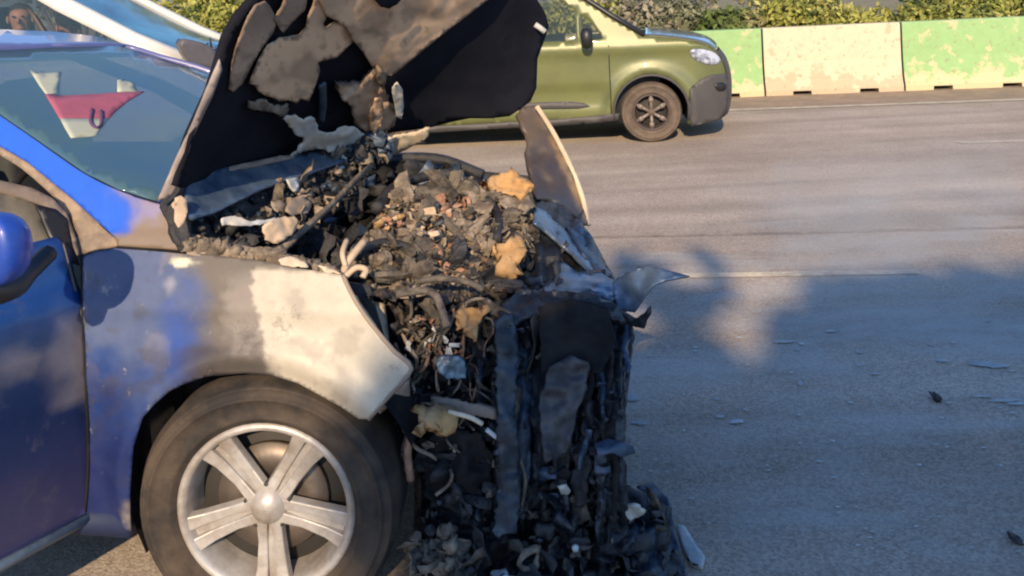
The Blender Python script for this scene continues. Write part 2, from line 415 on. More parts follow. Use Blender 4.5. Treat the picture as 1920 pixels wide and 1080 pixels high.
def barrier_mat(name, c, chip, thr):
    Mt = mat(name, c, .85, vary=.10, nscale=3, bump=.003, bscale=30)
    N = Mt.node_tree.nodes; K = Mt.node_tree.links; B = N['Principled BSDF']
    prev = B.inputs['Base Color'].links[0].from_socket
    geo = N.new('ShaderNodeNewGeometry')
    t = N.new('ShaderNodeTexNoise'); t.inputs['Scale'].default_value = 4.6; t.inputs['Detail'].default_value = 8; t.inputs['Roughness'].default_value = .68
    K.new(geo.outputs['Position'], t.inputs['Vector'])
    sp = N.new('ShaderNodeSeparateXYZ'); K.new(geo.outputs['Position'], sp.inputs[0])
    h = N.new('ShaderNodeMapRange'); h.inputs[1].default_value = 0; h.inputs[2].default_value = .42; h.inputs[3].default_value = .22; h.inputs[4].default_value = 0
    K.new(sp.outputs[2], h.inputs[0])
    a = N.new('ShaderNodeMath'); a.operation = 'ADD'; K.new(t.outputs[0], a.inputs[0]); K.new(h.outputs[0], a.inputs[1])
    r = N.new('ShaderNodeMapRange'); r.inputs[1].default_value = thr; r.inputs[2].default_value = thr + .07; K.new(a.outputs[0], r.inputs[0])
    x = N.new('ShaderNodeMix'); x.data_type = 'RGBA'; x.inputs['B'].default_value = (*chip, 1)
    K.new(prev, x.inputs['A']); K.new(r.outputs[0], x.inputs['Factor'])
    t2 = N.new('ShaderNodeTexNoise'); t2.inputs['Scale'].default_value = 14; t2.inputs['Detail'].default_value = 6; K.new(geo.outputs['Position'], t2.inputs['Vector'])
    r2 = N.new('ShaderNodeMapRange'); r2.inputs[1].default_value = .60; r2.inputs[2].default_value = .70; r2.inputs[4].default_value = .6; K.new(t2.outputs[0], r2.inputs[0])
    y = N.new('ShaderNodeMix'); y.data_type = 'RGBA'; y.inputs['B'].default_value = (.25, .2, .14, 1)
    K.new(x.outputs['Result'], y.inputs['A']); K.new(r2.outputs[0], y.inputs['Factor'])
    K.new(y.outputs['Result'], B.inputs['Base Color']); return Mt
M['bgreen'] = barrier_mat('barrier_green', (.25, .41, .18), (.50, .44, .27), .56)
M['bcream'] = barrier_mat('barrier_cream', (.54, .475, .34), (.44, .36, .25), .57)
V, Fc = barrier_mesh()
yaw = -math.radians(EPS)
lab = {-1: 'green concrete barrier section just right of the olive van front, partly hidden by it',
       0: 'cream painted concrete barrier section in full view between two green ones',
       1: 'green barrier section with pale chipped patches right of the cream one',
       2: 'cream concrete barrier section beyond the right edge of the chipped green one',
       -2: 'cream concrete barrier section hidden low behind the olive van bonnet',
       -3: 'green concrete barrier section hidden behind the olive van cab door'}
prev_me = {}
for k in range(-3, 3):
    key = 'bcream' if k % 2 == 0 else 'bgreen'
    if key not in prev_me:
        o = mesh_obj('concrete_barrier', V, Fc, M[key], smooth=False); prev_me[key] = o
    else:
        o = prev_me[key].copy(); COL.objects.link(o)
    o.location = rd(p0 + SEG * k, bB, .004); o.rotation_euler = (0, 0, yaw)
    tag(o, lab[k], 'concrete barrier', 'painted concrete barriers along the far side of the road')

# ------------------------------------------------------------------ vegetation
def leafmat(name):
    Mt = mat(name, (1, 1, 1), .6, vcol=True, vary=.15, nscale=2, spec=.3)
    N = Mt.node_tree.nodes; K = Mt.node_tree.links; B = N['Principled BSDF']
    tr = N.new('ShaderNodeBsdfTranslucent'); mx = N.new('ShaderNodeMixShader'); mx.inputs[0].default_value = .3
    K.new(B.inputs['Base Color'].links[0].from_socket, tr.inputs[0]); K.new(B.outputs[0], mx.inputs[1]); K.new(tr.outputs[0], mx.inputs[2])
    K.new(mx.outputs[0], N['Material Output'].inputs[0]); return Mt
M['leaf'] = leafmat('leaf')
M['bark'] = mat('bark', (.12, .09, .065), .9, vary=.3, bump=.01, bscale=20)
def crown(name, C, rad, n, cols, parent, leaf=.07, lumps=9, seed=1, fill=.35):
    rnd = random.Random(seed); V, Fc, cl = [], [], []
    L_ = []
    for i in range(lumps):
        d = Vector((rnd.gauss(0, 1), rnd.gauss(0, 1), rnd.gauss(0, 1))).normalized() * rnd.uniform(.25, .72)
        L_.append((Vector((d.x * rad[0], d.y * rad[1], d.z * rad[2])), rnd.uniform(.32, .55), rnd.choice(cols)))
    for i in range(n):
        c, s, co = rnd.choice(L_)
        d = Vector((rnd.gauss(0, 1), rnd.gauss(0, 1), rnd.gauss(0, 1))).normalized()
        r = s * (rnd.uniform(fill, 1) ** .5) * (1 + .35 * nz(d * 2 + c, 1.5))
        p = Vector(C) + c + Vector((d.x * rad[0] * r, d.y * rad[1] * r, d.z * rad[2] * r))
        if p.z < .03: continue
        u = Vector((rnd.gauss(0, 1), rnd.gauss(0, 1), rnd.gauss(0, 1))).normalized()
        w = u.cross(d + Vector((rnd.uniform(-.6, .6), rnd.uniform(-.6, .6), rnd.uniform(-.6, .6)))).normalized()
        l = leaf * rnd.uniform(.6, 1.4); k = len(V)
        V += [p - u * l, p + w * l * .45, p + u * l, p - w * l * .45]; Fc.append((k, k + 1, k + 2, k + 3))
        q = rnd.uniform(.65, 1.35); cc = tuple(x * q for x in co); cl += [cc] * 4
    return mesh_obj(name, V, Fc, M['leaf'], parent, False, cols=cl)
def stems(name, base, C, rad, parent, n=6, r=.02, seed=1):
    rnd = random.Random(seed); V, Fc = [], []
    for i in range(n):
        e = Vector(C) + Vector((rnd.uniform(-.6, .6) * rad[0], rnd.uniform(-.6, .6) * rad[1], rnd.uniform(-.2, .6) * rad[2]))
        b = Vector(base) + Vector((rnd.uniform(-.06, .06), rnd.uniform(-.06, .06), 0)); mid = (b + e) / 2 + Vector((rnd.uniform(-.15, .15), rnd.uniform(-.15, .15), .1)) * rad[0]
        tube(V, Fc, bez([b, mid, e], 4), [r * (1 - .085 * q) for q in range(9)], 6)
    return mesh_obj(name, V, Fc, M['bark'], parent)
YG = [(.38, .37, .09), (.30, .32, .08), (.46, .43, .14), (.18, .21, .06)]
DG = [(.13, .18, .05), (.21, .24, .07), (.28, .26, .13), (.09, .12, .04)]
GR = [(.20, .21, .13), (.30, .27, .20), (.13, .16, .09)]
shr = [(1165, 1.0, 1.35, 'GR', 'grey brown leafy shrub rising above the olive van windscreen'),
       (1290, .85, 1.35, 'GR', 'dusty dark shrub behind the barrier over the olive van bonnet'),
       (1385, .75, 1.15, 'DG', 'dark green shrub behind the green barrier just right of the olive van'),
       (1480, .8, 1.3, 'YG', 'yellow green shrub above the left half of the cream barrier'),
       (1590, .8, 1.2, 'YG', 'yellow green shrub above the right half of the cream barrier'),
       (1700, .75, 1.25, 'YG', 'yellow green shrub over the joint between the cream and chipped green barriers'),
       (1810, .8, 1.2, 'YG', 'olive toned shrub above the chipped green barrier section'),
       (1925, .9, 1.3, 'YG', 'yellow green shrub at the right edge of the photo behind the barrier'),
       (1070, 1.0, 1.4, 'YG', 'bright green shrub seen through the olive van side window'),
       (415, 1.3, 1.5, 'YG', 'yellow green bush seen between the white minibus and the raised bonnet')]
for i, (px, w, h, c, lb) in enumerate(shr):
    b_ = bB + 1.25 + .25 * (i % 2)
    t = RD.hit(px, 60, lambda a, z: b_); a_ = RD.inv(t)[0]
    base = rd(a_, b_, 0); g = empty('shrub', base, lb, 'shrub', 'shrubs growing behind the roadside barrier')
    cz = h * .62; rr = (w, .7, h * .52)
    crown('foliage', base + Vector((0, 0, cz)), rr, 5200, {'YG': YG, 'DG': DG, 'GR': GR}[c], g, .055, 14, 20 + i)
    stems('stem', base, base + Vector((0, 0, cz)), rr, g, 7, .02, i)
for i, (px, dist, h, r, c, lb) in enumerate([
        (1250, 22, 4.6, 2.3, GR, 'dark loose tree standing behind the shrubs over the olive van bonnet'),
        (1480, 26, 4.4, 2.4, DG, 'dark green tree behind the shrubs over the cream barrier'),
        (1780, 24, 3.8, 2.2, DG, 'dark green tree behind the shrubs over the chipped green barrier'),
        (1960, 21, 4.4, 2.4, DG, 'tree behind the shrubs at the right edge of the photo'),
        (430, 20, 5.5, 2.6, YG, 'pale green tree behind the white minibus windscreen'),
        (150, 22, 6.0, 3.0, DG, 'dark tree behind the white minibus cab'),
        (900, 24, 5.0, 2.8, DG, 'tree hidden behind the raised burnt bonnet')]):
    q = pix(px, 0, dist); base = Vector((q.x, q.y, 0))
    g = empty('tree', base, lb, 'tree', 'trees beyond the shrubs')
    crown('crown', base + Vector((0, 0, h * .6)), (r, r * .8, h * .48), 6500, c, g, .11, 18, 60 + i)
    stems('trunk', base, base + Vector((0, 0, h * .6)), (r, r, h * .4), g, 6, .07, 40 + i)

# ------------------------------------------------------------------ vehicle helpers
def clamp(x, a=0., b=1.): return max(a, min(b, x))
def sstep(a, b, x): t = clamp((x - a) / (b - a)); return t * t * (3 - 2 * t)
def fpatch(name, ol, fr, bf, mat_, parent, res=10, solid=.003, lift=0.0, col=None, rag=0.0, holes=(), seed=0, wob=0, wscale=8, smooth=True):
    v2, fs = fill2d(ol, res, holes, rag, seed)
    V = []
    for x, y in v2:
        p = fr.hit(x, y, lambda a, z: bf(a, z) - lift)
        if wob: p = p + fr.n * wob * fnz(p, wscale, 3, seed)
        V.append(p)
    cols = [col(x, y) for x, y in v2] if col else None
    a, b, c = (V[i] for i in fs[len(fs) // 2]); n = (b - a).cross(c - a)
    return mesh_obj(name, V, fs, mat_, parent, smooth, solid, cols, flip=n.y > 0)
def azpanel(name, ol, fr, bf, mat_, parent, res=.06, solid=.004, holes=(), far=None, lift=0.0, smooth=True, col=None):
    v2, fs = fill2d(ol, res, holes)
    V = [fr.P(a, (bf(a, z) - lift) if far is None else far - bf(a, z) + lift, z) for a, z in v2]
    a, b, c = (V[i] for i in fs[len(fs) // 2]); n = (b - a).cross(c - a)
    fl = n.y > 0 if far is None else n.y < 0
    cols = [col(a, z) for a, z in v2] if col else None
    return mesh_obj(name, V, fs, mat_, parent, smooth, solid, cols, flip=fl)
def shell(name, contour, fr, W, bf, mat_, parent, crown=.03, bow=.0, nj=12, solid=.004, inset=0.0, sub=3):
    pts = bez([(a, z, 0) for a, z in contour], sub); V, Fc = [], []
    for p in pts:
        a, z = p.x, p.y; b0 = bf(a, z) + inset
        for j in range(nj + 1):
            t = j / nj; s = math.sin(math.pi * t) ** .8 if 0 < t < 1 else 0
            V.append(fr.P(a + bow * s * (1 if a > -1 else 0) * sstep(-.6, .5, a), b0 + (W - 2 * b0) * t, z + crown * s))
    for i in range(len(pts) - 1):
        for j in range(nj): Fc.append((i * (nj + 1) + j, i * (nj + 1) + j + 1, (i + 1) * (nj + 1) + j + 1, (i + 1) * (nj + 1) + j))
    return mesh_obj(name, V, Fc, mat_, parent, True, solid)
def arc(cx, cz, r, a0_, a1_, n=12):
    return [(cx + r * math.cos(math.radians(a0_ + (a1_ - a0_) * i / n)), cz + r * math.sin(math.radians(a0_ + (a1_ - a0_) * i / n))) for i in range(n + 1)]

def wheel(fr, a, z, b, R_, Rr, wd, tyre_m, rim_m, parent, side=1, spokes=6, deg=0.0, dark=None, small=True):
    """side=1: the outer face looks to -b"""
    C = fr.P(a, b, z); ax = fr.n * side          # axis pointing inwards
    if deg: ax = Matrix.Rotation(math.radians(deg), 3, 'Z') @ ax
    V, Fc = [], []
    w = wd; s = R_ - Rr
    prof = [(Rr, .012), (Rr + .004, 0), (Rr + s * .14, -.005), (Rr + s * .17, -.009), (Rr + s * .20, -.005), (Rr + s * .44, -.010), (Rr + s * .60, -.010), (Rr + s * .62, -.014), (Rr + s * .66, -.014), (Rr + s * .68, -.008), (Rr + s * .82, .0), (Rr + s * .84, -.002), (Rr + s * .88, .002), (R_ - .012, .016), (R_, .035), (R_, w - .035), (R_ - .012, w - .015), (Rr + s * .5, w), (Rr, w - .01)]
    lathe(V, Fc, prof, C, ax, 64)
    mesh_obj('tyre', V, Fc, tyre_m, parent, flip=False)
    V, Fc = [], []
    lathe(V, Fc, [(Rr + .002, .004), (Rr - .003, -.003), (Rr - .013, -.003), (Rr - .02, .01), (Rr - .03, .05), (Rr - .035, w - .02)], C, ax, 64)
    rim = mesh_obj('rim', V, Fc, rim_m, parent)
    V, Fc = [], []
    lathe(V, Fc, [(.001, .085), (Rr - .03, .085), (Rr - .03, .09), (.001, .09)], C, ax, 40)
    mesh_obj('wheel_recess', V, Fc, dark or M['alloydark'], rim)
    return C, ax, rim

# ------------------------------------------------------------------ olive van
q = gpix(1224, 268); VF = Frame(q.x, q.y, EPS); VW = 1.80
def bfV(a, z):
    b = .20 * max(0, z - 1.04) + .9 * max(0, a - .40) ** 2 + .4 * max(0, -3.3 - a) ** 2
    b += .10 * max(0, .42 - z)
    for c in (0, -2.78):
        r = math.hypot(a - c, (z - .31)); b -= .032 * math.exp(-((r - .43) / .055) ** 2)
    b -= .022 * math.exp(-((z - .96) / .05) ** 2)
    if -2.3 < a < -.42: b += .022 * sstep(.62, .54, z) * sstep(.34, .42, z)
    return b + .012
OV = empty('olive_van', VF.P(-1.4, .9, 0), 'olive green compact van driving past behind the raised burnt bonnet', 'van')
con = [(-3.60, .35), (-3.66, .9), (-3.62, 1.2), (-3.45, 1.66), (-3.3, 1.77), (-2.5, 1.82), (-1.6, 1.80), (-1.2, 1.74), (-.9, 1.63)]
wsc = [(-.9, 1.63), (-.6, 1.46), (-.364, 1.29), (-.04, 1.08)]
hood = [(-.04, 1.075), (.15, 1.055), (.4, 1.01), (.57, .955), (.66, .89)]
front = [(.66, .89), (.735, .78), (.775, .62), (.78, .45), (.76, .30), (.70, .21), (.38, .17)]
outl = con[:-1] + wsc[:-1] + hood[:-1] + front
sill = .25
outl = outl + arc(0, .31, .365, -20, 180 + 8, 16) + [(-.37, .235), (-2.40, .235)] + arc(-2.78, .31, .365, -12, 192, 16) + [(-3.2, .26)]
wins = [[(-1.55, 1.07), (-.72, 1.06), (-.72, 1.37), (-.90, 1.50), (-1.1, 1.59), (-1.55, 1.63)],
        [(-.675, 1.06), (-.45, 1.07), (-.56, 1.23), (-.675, 1.33)],
        [(-2.4, 1.09), (-1.63, 1.07), (-1.63, 1.63), (-2.35, 1.62)]]
azpanel('side_panel', outl, VF, bfV, M['olive'], OV, .05, .006, wins)
azpanel('side_panel', outl, VF, bfV, M['olive'], OV, .09, .006, wins, far=VW)
for i, w_ in enumerate(wins):
    azpanel('side_window', w_, VF, bfV, M['vanglass'], OV, .12, .004, lift=-.012, smooth=False)
    azpanel('side_window', w_, VF, bfV, M['vanglass'], OV, .12, .004, far=VW, lift=-.012, smooth=False)
shell('roof', con, VF, VW, bfV, M['olive'], OV, .04)
shell('windscreen', wsc, VF, VW, bfV, M['vanglass'], OV, .03, .10, inset=.05)
shell('bonnet', hood, VF, VW, bfV, M['vanhood'], OV, .05, .10)
shell('front_bumper', front, VF, VW, bfV, M['cladding'], OV, .0, .12)
V, Fc = [], []
tube(V, Fc, [VF.P(a, bfV(a, z) - .002, z + .01) for a, z in bez2] if False else [VF.P(a, bfV(a, z), z + .008) for a, z in wsc], .028, 8)
mesh_obj('pillar_trim', V, Fc, M['black'], OV)
def vpx(name, ol, m_, lift=.006, res=8, rag=0, solid=.006, parent=OV): return fpatch(name, ol, VF, bfV, m_, parent, res, solid, lift, rag=rag)
vpx('headlight', smooth_ol([(1292, 95), (1303, 91), (1330, 94), (1348, 104), (1352, 116), (1340, 122), (1318, 119), (1300, 110)], 1), M['lamp'], .012)
vpx('bumper_cladding', [(1293, 168), (1312, 150), (1335, 140), (1364, 138), (1367, 180), (1363, 210), (1349, 225), (1296, 237), (1289, 205)], M['cladding'], .010)
vpx('fog_lamp_recess', smooth_ol([(1338, 156), (1361, 154), (1362, 170), (1345, 172)], 1), M['black'], .018)
vpx('sill_cladding', [(1162, 212), (1160, 226), (1100, 232), (1000, 238), (900, 243), (760, 252), (760, 240), (900, 232), (1040, 224), (1100, 219)], M['cladding'], .008)
vpx('door_cladding', smooth_ol([(1112, 203), (1090, 190), (1000, 192), (860, 199), (860, 210), (1000, 205)], 1), M['cladding'], .012)
# arch trim
for c in (0, -2.78):
    tube_obj('arch_trim', [VF.P(a, bfV(a, z) - .004, z) for a, z in arc(c, .31, .375, -14, 190, 20)], .014, M['cladding'], OV, 6)
# door seams
for a_ in (-.40, -1.6):
    V, Fc = [], []
    zs = [.3 + .15 * i for i in range(6)] if a_ < -1 else [.3, .5, .7, .85, 1.0]
    tube(V, Fc, [VF.P(a_ - (.06 * (z > .8) * 0), bfV(a_, z) - .001, z) for z in zs], .006, 5); mesh_obj('door_seam', V, Fc, M['black'], OV)
for hx in (-1.42, -1.95):
    V, Fc = [], []; tube(V, Fc, [VF.P(hx + d, bfV(hx, .93) - .022, .93) for d in (-.09, -.05, .05, .09)], .013, 6); mesh_obj('door_handle', V, Fc, M['olive'], OV)
p = VF.hit(1100, 70, lambda a, z: -.13)
V, Fc = [], []
for i in range(9):
    ph = math.pi * i / 8
    for j in range(14):
        th = 2 * math.pi * j / 14; s_ = lambda v: math.copysign(abs(v) ** .7, v)
        V.append(p + VF.h * s_(math.cos(ph)) * .06 + VF.n * s_(math.sin(ph) * math.cos(th)) * .12 + Vector((0, 0, s_(math.sin(ph) * math.sin(th)) * .10)))
for i in range(8):
    for j in range(14): Fc.append((i * 14 + j, i * 14 + (j + 1) % 14, (i + 1) * 14 + (j + 1) % 14, (i + 1) * 14 + j))
mesh_obj('door_mirror', V, Fc, M['black'], OV)
tube_obj('mirror_arm', [p + Vector((0, 0, -.08)), p + VF.n * .15 + Vector((0, 0, -.11))], .02, M['black'], OV)
# wheel arches inner (dark) and wheels
dusty = mat('dusty_tyre', (.125, .095, .072), .9, c2=(.085, .064, .05), nscale=9, vary=.2)
dustyrim = mat('dusty_rim', (.06, .045, .04), .6, vary=.3)
for c in (0, -2.78):
    V, Fc = [], []
    k = arc(c, .31, .36, -15, 195, 20)
    for a, z in k: V += [VF.P(a, .03, z), VF.P(a, .42, z)]
    for i in range(len(k) - 1): Fc.append((2 * i, 2 * i + 1, 2 * i + 3, 2 * i + 2))
    n0 = len(V)
    for a, z in k: V.append(VF.P(a, .42, z))
    Fc.append(tuple(range(n0, len(V))))
    mesh_obj('wheel_arch', V, Fc, M['soot'], OV)
    for sd, b in ((1, .02), (-1, VW - .02)):
        W_ = empty_like = None
        C, ax, rim = wheel(VF, c, .305, b, .305, .185, .2, dusty, dustyrim, OV, sd)
        V, Fc = [], []; s3 = Matrix.Rotation(0, 3, 'Z')
        e1 = ax.cross(Vector((0, 0, 1))).normalized(); e2 = Vector((0, 0, 1))
        for i in range(6):
            A = math.pi / 2 + i * math.pi / 3; d = e1 * math.cos(A) + e2 * math.sin(A); t_ = -e1 * math.sin(A) + e2 * math.cos(A)
            R3 = Matrix((d, ax, t_)).transposed()
            box(V, Fc, C + d * .095 + ax * .02, (.16, .02, .028), R3)
            box(V, Fc, C + d * .125 + ax * .008, (.045, .012, .045), R3)
        mesh_obj('spokes', V, Fc, mat('dusty_spoke', (.21, .17, .15), .5, metal=.2), rim)
        V, Fc = [], []; lathe(V, Fc, [(.001, .0), (.03, .002), (.035, .02)], C, ax, 16); mesh_obj('hub_cap', V, Fc, dusty, rim)
# interior silhouettes: seats and a dark floor block
V, Fc = [], []
R3 = Matrix((VF.h, VF.n, Vector((0, 0, 1)))).transposed()
for b in (.45, 1.3):
    box(V, Fc, VF.P(-1.75, b, .95), (.14, .48, .75), R3); box(V, Fc, VF.P(-1.75, b, 1.43), (.1, .26, .2), R3)
mesh_obj('seat', V, Fc, M['interior'], OV, bevel=.03)
V, Fc = [], []; box(V, Fc, VF.P(-1.5, .9, .55), (3.2, 1.55, .7), R3); box(V, Fc, VF.P(-.35, .9, .95), (.45, 1.5, .2), R3)
mesh_obj('dashboard', V, Fc, M['interior'], OV)

# ------------------------------------------------------------------ white minibus with its two occupants
q = pix(345, 108, 6.0); WF = Frame(q.x, q.y, -6.0); WW = 1.95
def bfW(a, z): return .10 * max(0, z - 1.2) + .8 * max(0, a - .1) ** 2 + .25 * max(0, .45 - z) * 0
WV = empty('white_minibus', WF.P(-2, 1, 0), 'white minibus at the top left behind the blue car with two people aboard', 'minibus')
wcon = [(-4.6, .4), (-4.66, 1.2), (-4.6, 2.0), (-4.45, 2.25), (-3, 2.32), (-2.0, 2.30), (-1.55, 2.15)]
wws = [(-1.55, 2.15), (-1.2, 1.90), (-.8, 1.63), (-.35, 1.36), (-.02, 1.20)]
whd = [(-.02, 1.19), (.2, 1.12), (.45, 1.0), (.62, .88)]
wfr = [(.62, .88), (.72, .7), (.76, .5), (.74, .3), (.6, .22)]
wo = wcon[:-1] + wws[:-1] + whd[:-1] + wfr + arc(.1, .33, .37, -15, 190, 12) + [(-.3, .26), (-3.0, .26)] + arc(-3.4, .33, .37, -12, 190, 12) + [(-4.4, .35)]
w1 = [(-1.52, 1.24), (-.30, 1.24), (-.36, 1.30), (-.84, 1.58), (-1.22, 1.84), (-1.50, 2.00)]
w1b = [(-1.52 - .0, 1.24)]
w2 = [(-2.6, 1.24), (-1.60, 1.24), (-1.60, 1.93), (-2.6, 1.98)]
w3 = [(-4.3, 1.3), (-2.75, 1.28), (-2.75, 1.98), (-4.3, 1.95)]
azpanel('side_panel', wo, WF, bfW, M['white'], WV, .09, .006, [w1, w2, w3])
azpanel('side_panel', wo, WF, bfW, M['white'], WV, .14, .006, [w1, w2, w3], far=WW)
for w_ in (w1, w2, w3):
    azpanel('side_window', w_, WF, bfW, M['whiteglass'], WV, .2, .004, lift=-.015, smooth=False)
    azpanel('side_window', w_, WF, bfW, M['whiteglass'], WV, .2, .004, far=WW, lift=-.015, smooth=False)
shell('roof', wcon, WF, WW, bfW, M['white'], WV, .05)
M['mbscreen'] = mat('minibus_windscreen', (.09, .30, .38), .12, spec=.4, coat=.1, alpha=.9, c2=(.02, .07, .10), nscale=1.5)
shell('windscreen', wws, WF, WW, bfW, M['mbscreen'], WV, .04, .12, inset=.10)
for fb in (lambda a, z: bfW(a, z) + .055, lambda a, z: WW - bfW(a, z) - .055):
    tube_obj('windscreen_pillar', [WF.P(a, fb(a, z), z) for a, z in wws], .05, M['white'], WV)
shell('bonnet', whd, WF, WW, bfW, M['white'], WV, .05, .12)
shell('front_bumper', wfr, WF, WW, bfW, M['cladding'], WV, 0, .12)
V, Fc = [], []
tube(V, Fc, bez([WF.P(.06, .12, 1.20), WF.P(.16, .9, 1.225), WF.P(.08, 1.8, 1.20)], 5), .035, 8)
mesh_obj('wiper_cowl', V, Fc, M['black'], WV)
V, Fc = [], []
tube(V, Fc, [WF.P(.12, .3, 1.25), WF.P(-.05, 1.0, 1.31)], .01, 6); tube(V, Fc, [WF.P(.12, 1.1, 1.26), WF.P(-.05, 1.75, 1.31)], .01, 6)
mesh_obj('wiper', V, Fc, M['black'], WV)
azpanel('quarter_pillar', [(-.86, 1.25), (-.81, 1.25), (-.98, 1.56), (-1.04, 1.62)], WF, bfW, M['cladding'], WV, .1, .03, lift=.004)
patch('door_mirror', smooth_ol([(334, 74), (372, 76), (404, 92), (416, 118), (410, 132), (372, 128), (350, 112)], 1) and [(x, y, 5.7 + (x - 334) * .002) for x, y in smooth_ol([(334, 74), (372, 76), (404, 92), (416, 118), (410, 132), (372, 128), (350, 112)], 1)],
      mat('mirror_grey', (.09, .085, .095), .5, vary=.2), WV, 10, .14, deg=1)
for c in (.1, -3.4):
    for sd, b in ((1, .03), (-1, WW - .03)):
        C, ax, rim = wheel(WF, c, .33, b, .33, .2, .22, M['tread'], M['alloy'], WV, sd)
V, Fc = [], []; R3w = Matrix((WF.h, WF.n, Vector((0, 0, 1)))).transposed()
box(V, Fc, WF.P(-.5, .98, 1.0), (.5, 1.7, .35), R3w); box(V, Fc, WF.P(-2.2, .98, .7), (4.4, 1.75, .3), R3w)
mesh_obj('dashboard', V, Fc, M['interior'], WV)
V, Fc = [], []
for b in (.5, 1.45):
    for a in (-1.75, -2.7): box(V, Fc, WF.P(a, b, 1.25), (.14, .5, .8), R3w); box(V, Fc, WF.P(a + .3, b, .92), (.5, .5, .14), R3w)
mesh_obj('seat', V, Fc, M['interior'], WV, bevel=.04)

M['skin'] = mat('skin', (.42, .22, .13), .55, vary=.08)
M['hair'] = mat('hair', (.02, .015, .012), .7)
def person(head, yaw_deg, shirt, label, hat=None, lean=0.0):
    """head: centre of the head; seated figure"""
    H = Vector(head); g = empty('person', H - Vector((0, 0, .72)), label, 'person')
    Rz = Matrix.Rotation(math.radians(yaw_deg), 3, 'Z')        # local +x = facing
    def T(x, y, z): return H + Rz @ Vector((x, y, z))
    def skin(name, pts, edges, rad, m_, lv=2, parent=g):
        me = bpy.data.meshes.new(name); me.from_pydata([tuple(T(*p)) for p in pts], edges, []); me.materials.append(m_)
        o = link(name, me, parent); me.skin_vertices or None
        s = o.modifiers.new('sk', 'SKIN'); 
        if not me.skin_vertices: 
            pass
        for i, r in enumerate(rad): me.skin_vertices[0].data[i].radius = (r, r) if not isinstance(r, tuple) else r
        me.skin_vertices[0].data[0].use_root = True
        s.use_smooth_shade = True
        u = o.modifiers.new('u', 'SUBSURF'); u.levels = lv; u.render_levels = lv
        return o
    pts = [(-.06, 0, -.70), (-.05, 0, -.5), (-.05, 0, -.30), (-.03, 0, -.20), (-.015, 0, -.13), (-.005, 0, -.06), (.005, 0, .02), (0, 0, .075),
           (-.05, .17, -.25), (-.04, .23, -.45), (.14, .21, -.56), (.30, .14, -.50), (-.05, -.17, -.25), (-.04, -.23, -.45), (.14, -.21, -.56), (.30, -.14, -.50),
           (.10, .10, -.70), (.35, .12, -.70), (.10, -.10, -.70), (.35, -.12, -.70)]
    edges = [(0, 1), (1, 2), (2, 3), (3, 4), (4, 5), (5, 6), (6, 7), (3, 8), (8, 9), (9, 10), (10, 11), (3, 12), (12, 13), (13, 14), (14, 15), (0, 16), (16, 17), (0, 18), (18, 19)]
    rad = [.15, .14, .15, .09, .055, .062, .088, .055, .065, .05, .042, .035, .065, .05, .042, .035, .085, .07, .085, .07]
    skin('body', pts, edges, rad, M['skin'])
    spts = [(-.06, 0, -.70), (-.05, 0, -.5), (-.05, 0, -.32), (-.05, 0, -.22), (-.05, .17, -.26), (-.04, .23, -.43), (-.05, -.17, -.26), (-.04, -.23, -.43)]
    skin('shirt', spts, [(0, 1), (1, 2), (2, 3), (3, 4), (4, 5), (3, 6), (6, 7)], [.165, .155, .165, .10, .082, .068, .082, .068], shirt, 2)
    V, Fc = [], []
    def ell(c, r, n=10):
        k = len(V)
        for i in range(n + 1):
            ph = math.pi * i / n
            for j in range(n * 2):
                th = math.pi * j / n; V.append(T(c[0] + r[0] * math.sin(ph) * math.cos(th), c[1] + r[1] * math.sin(ph) * math.sin(th), c[2] + r[2] * math.cos(ph)))
        for i in range(n):
            for j in range(n * 2): Fc.append((k + i * 2 * n + j, k + (i + 1) * 2 * n + j, k + (i + 1) * 2 * n + (j + 1) % (2 * n), k + i * 2 * n + (j + 1) % (2 * n)))
    ell((.085, 0, -.018), (.025, .014, .022)); ell((0, .082, -.01), (.018, .012, .03)); ell((0, -.082, -.01), (.018, .012, .03)); ell((.055, 0, -.075), (.03, .03, .02))
    mesh_obj('face', V, Fc, M['skin'], g)
    V, Fc = [], []; ell((.080, .03, .012), (.012, .013, .007)); ell((.080, -.03, .012), (.012, .013, .007)); mesh_obj('eyes', V, Fc, M['hair'], g)
    V, Fc = [], []; ell((-.038, 0, .05), (.078, .078, .066)) if hat is None else ell((-.005, 0, .06), (.105, .092, .065))
    mesh_obj('hair' if hat is None else 'cap', V, Fc, hat or M['hair'], g)
person(pix(38, 34, 6.35), -70, mat('pale_shirt', (.42, .38, .34), .9), 'person with short dark hair and pale shirt at the side window of the white minibus')
person(pix(128, 50, 6.9), -60, mat('pale_shirt', (.30, .2, .17), .9), 'person with tan cap sitting deeper inside the white minibus, nearer its windscreen', hat=mat('cap', (.36, .29, .18), .9))

# ------------------------------------------------------------------ the burnt blue car
DS = .956                         # depths of the wreck below are given in units of .956 m
def pix(x, y, Y):
    return CAM + ray(x, y) * (Y * DS)
w0 = pix(499, 957, 2.04); TH = 10.0
CF = Frame(w0.x, w0.y, TH); CW = 1.52
def bfC(a, z):
    b = 0.0
    if z > .62: b += .10 * (min(z, .97) - .62) ** 1.6 / (.33 ** 1.6)
    if z > .95: b += (z - .95) * .36
    if a > .36: b += .5 * (a - .36) ** 2
    if z < .45: b += .12 * (.45 - z)
    r = math.hypot(a, z - .33); b -= .022 * math.exp(-((r - .375) / .035) ** 2)
    b -= .008 * math.exp(-((z - .80) / .03) ** 2)
    return b
BC = empty('blue_car', CF.P(-1.2, .8, 0), 'burnt out blue car with open bonnet, open door, scorched wing and melted front end', 'car')
def C3(a, b, z): return CF.P(a, b, z)
def wn(x, y, s, o=0): return fnz((x * s, y * s, o), 1.0, 4, o)
def mixc(a, b, t): t = clamp(t); return tuple(a[i] * (1 - t) + b[i] * t for i in range(3))
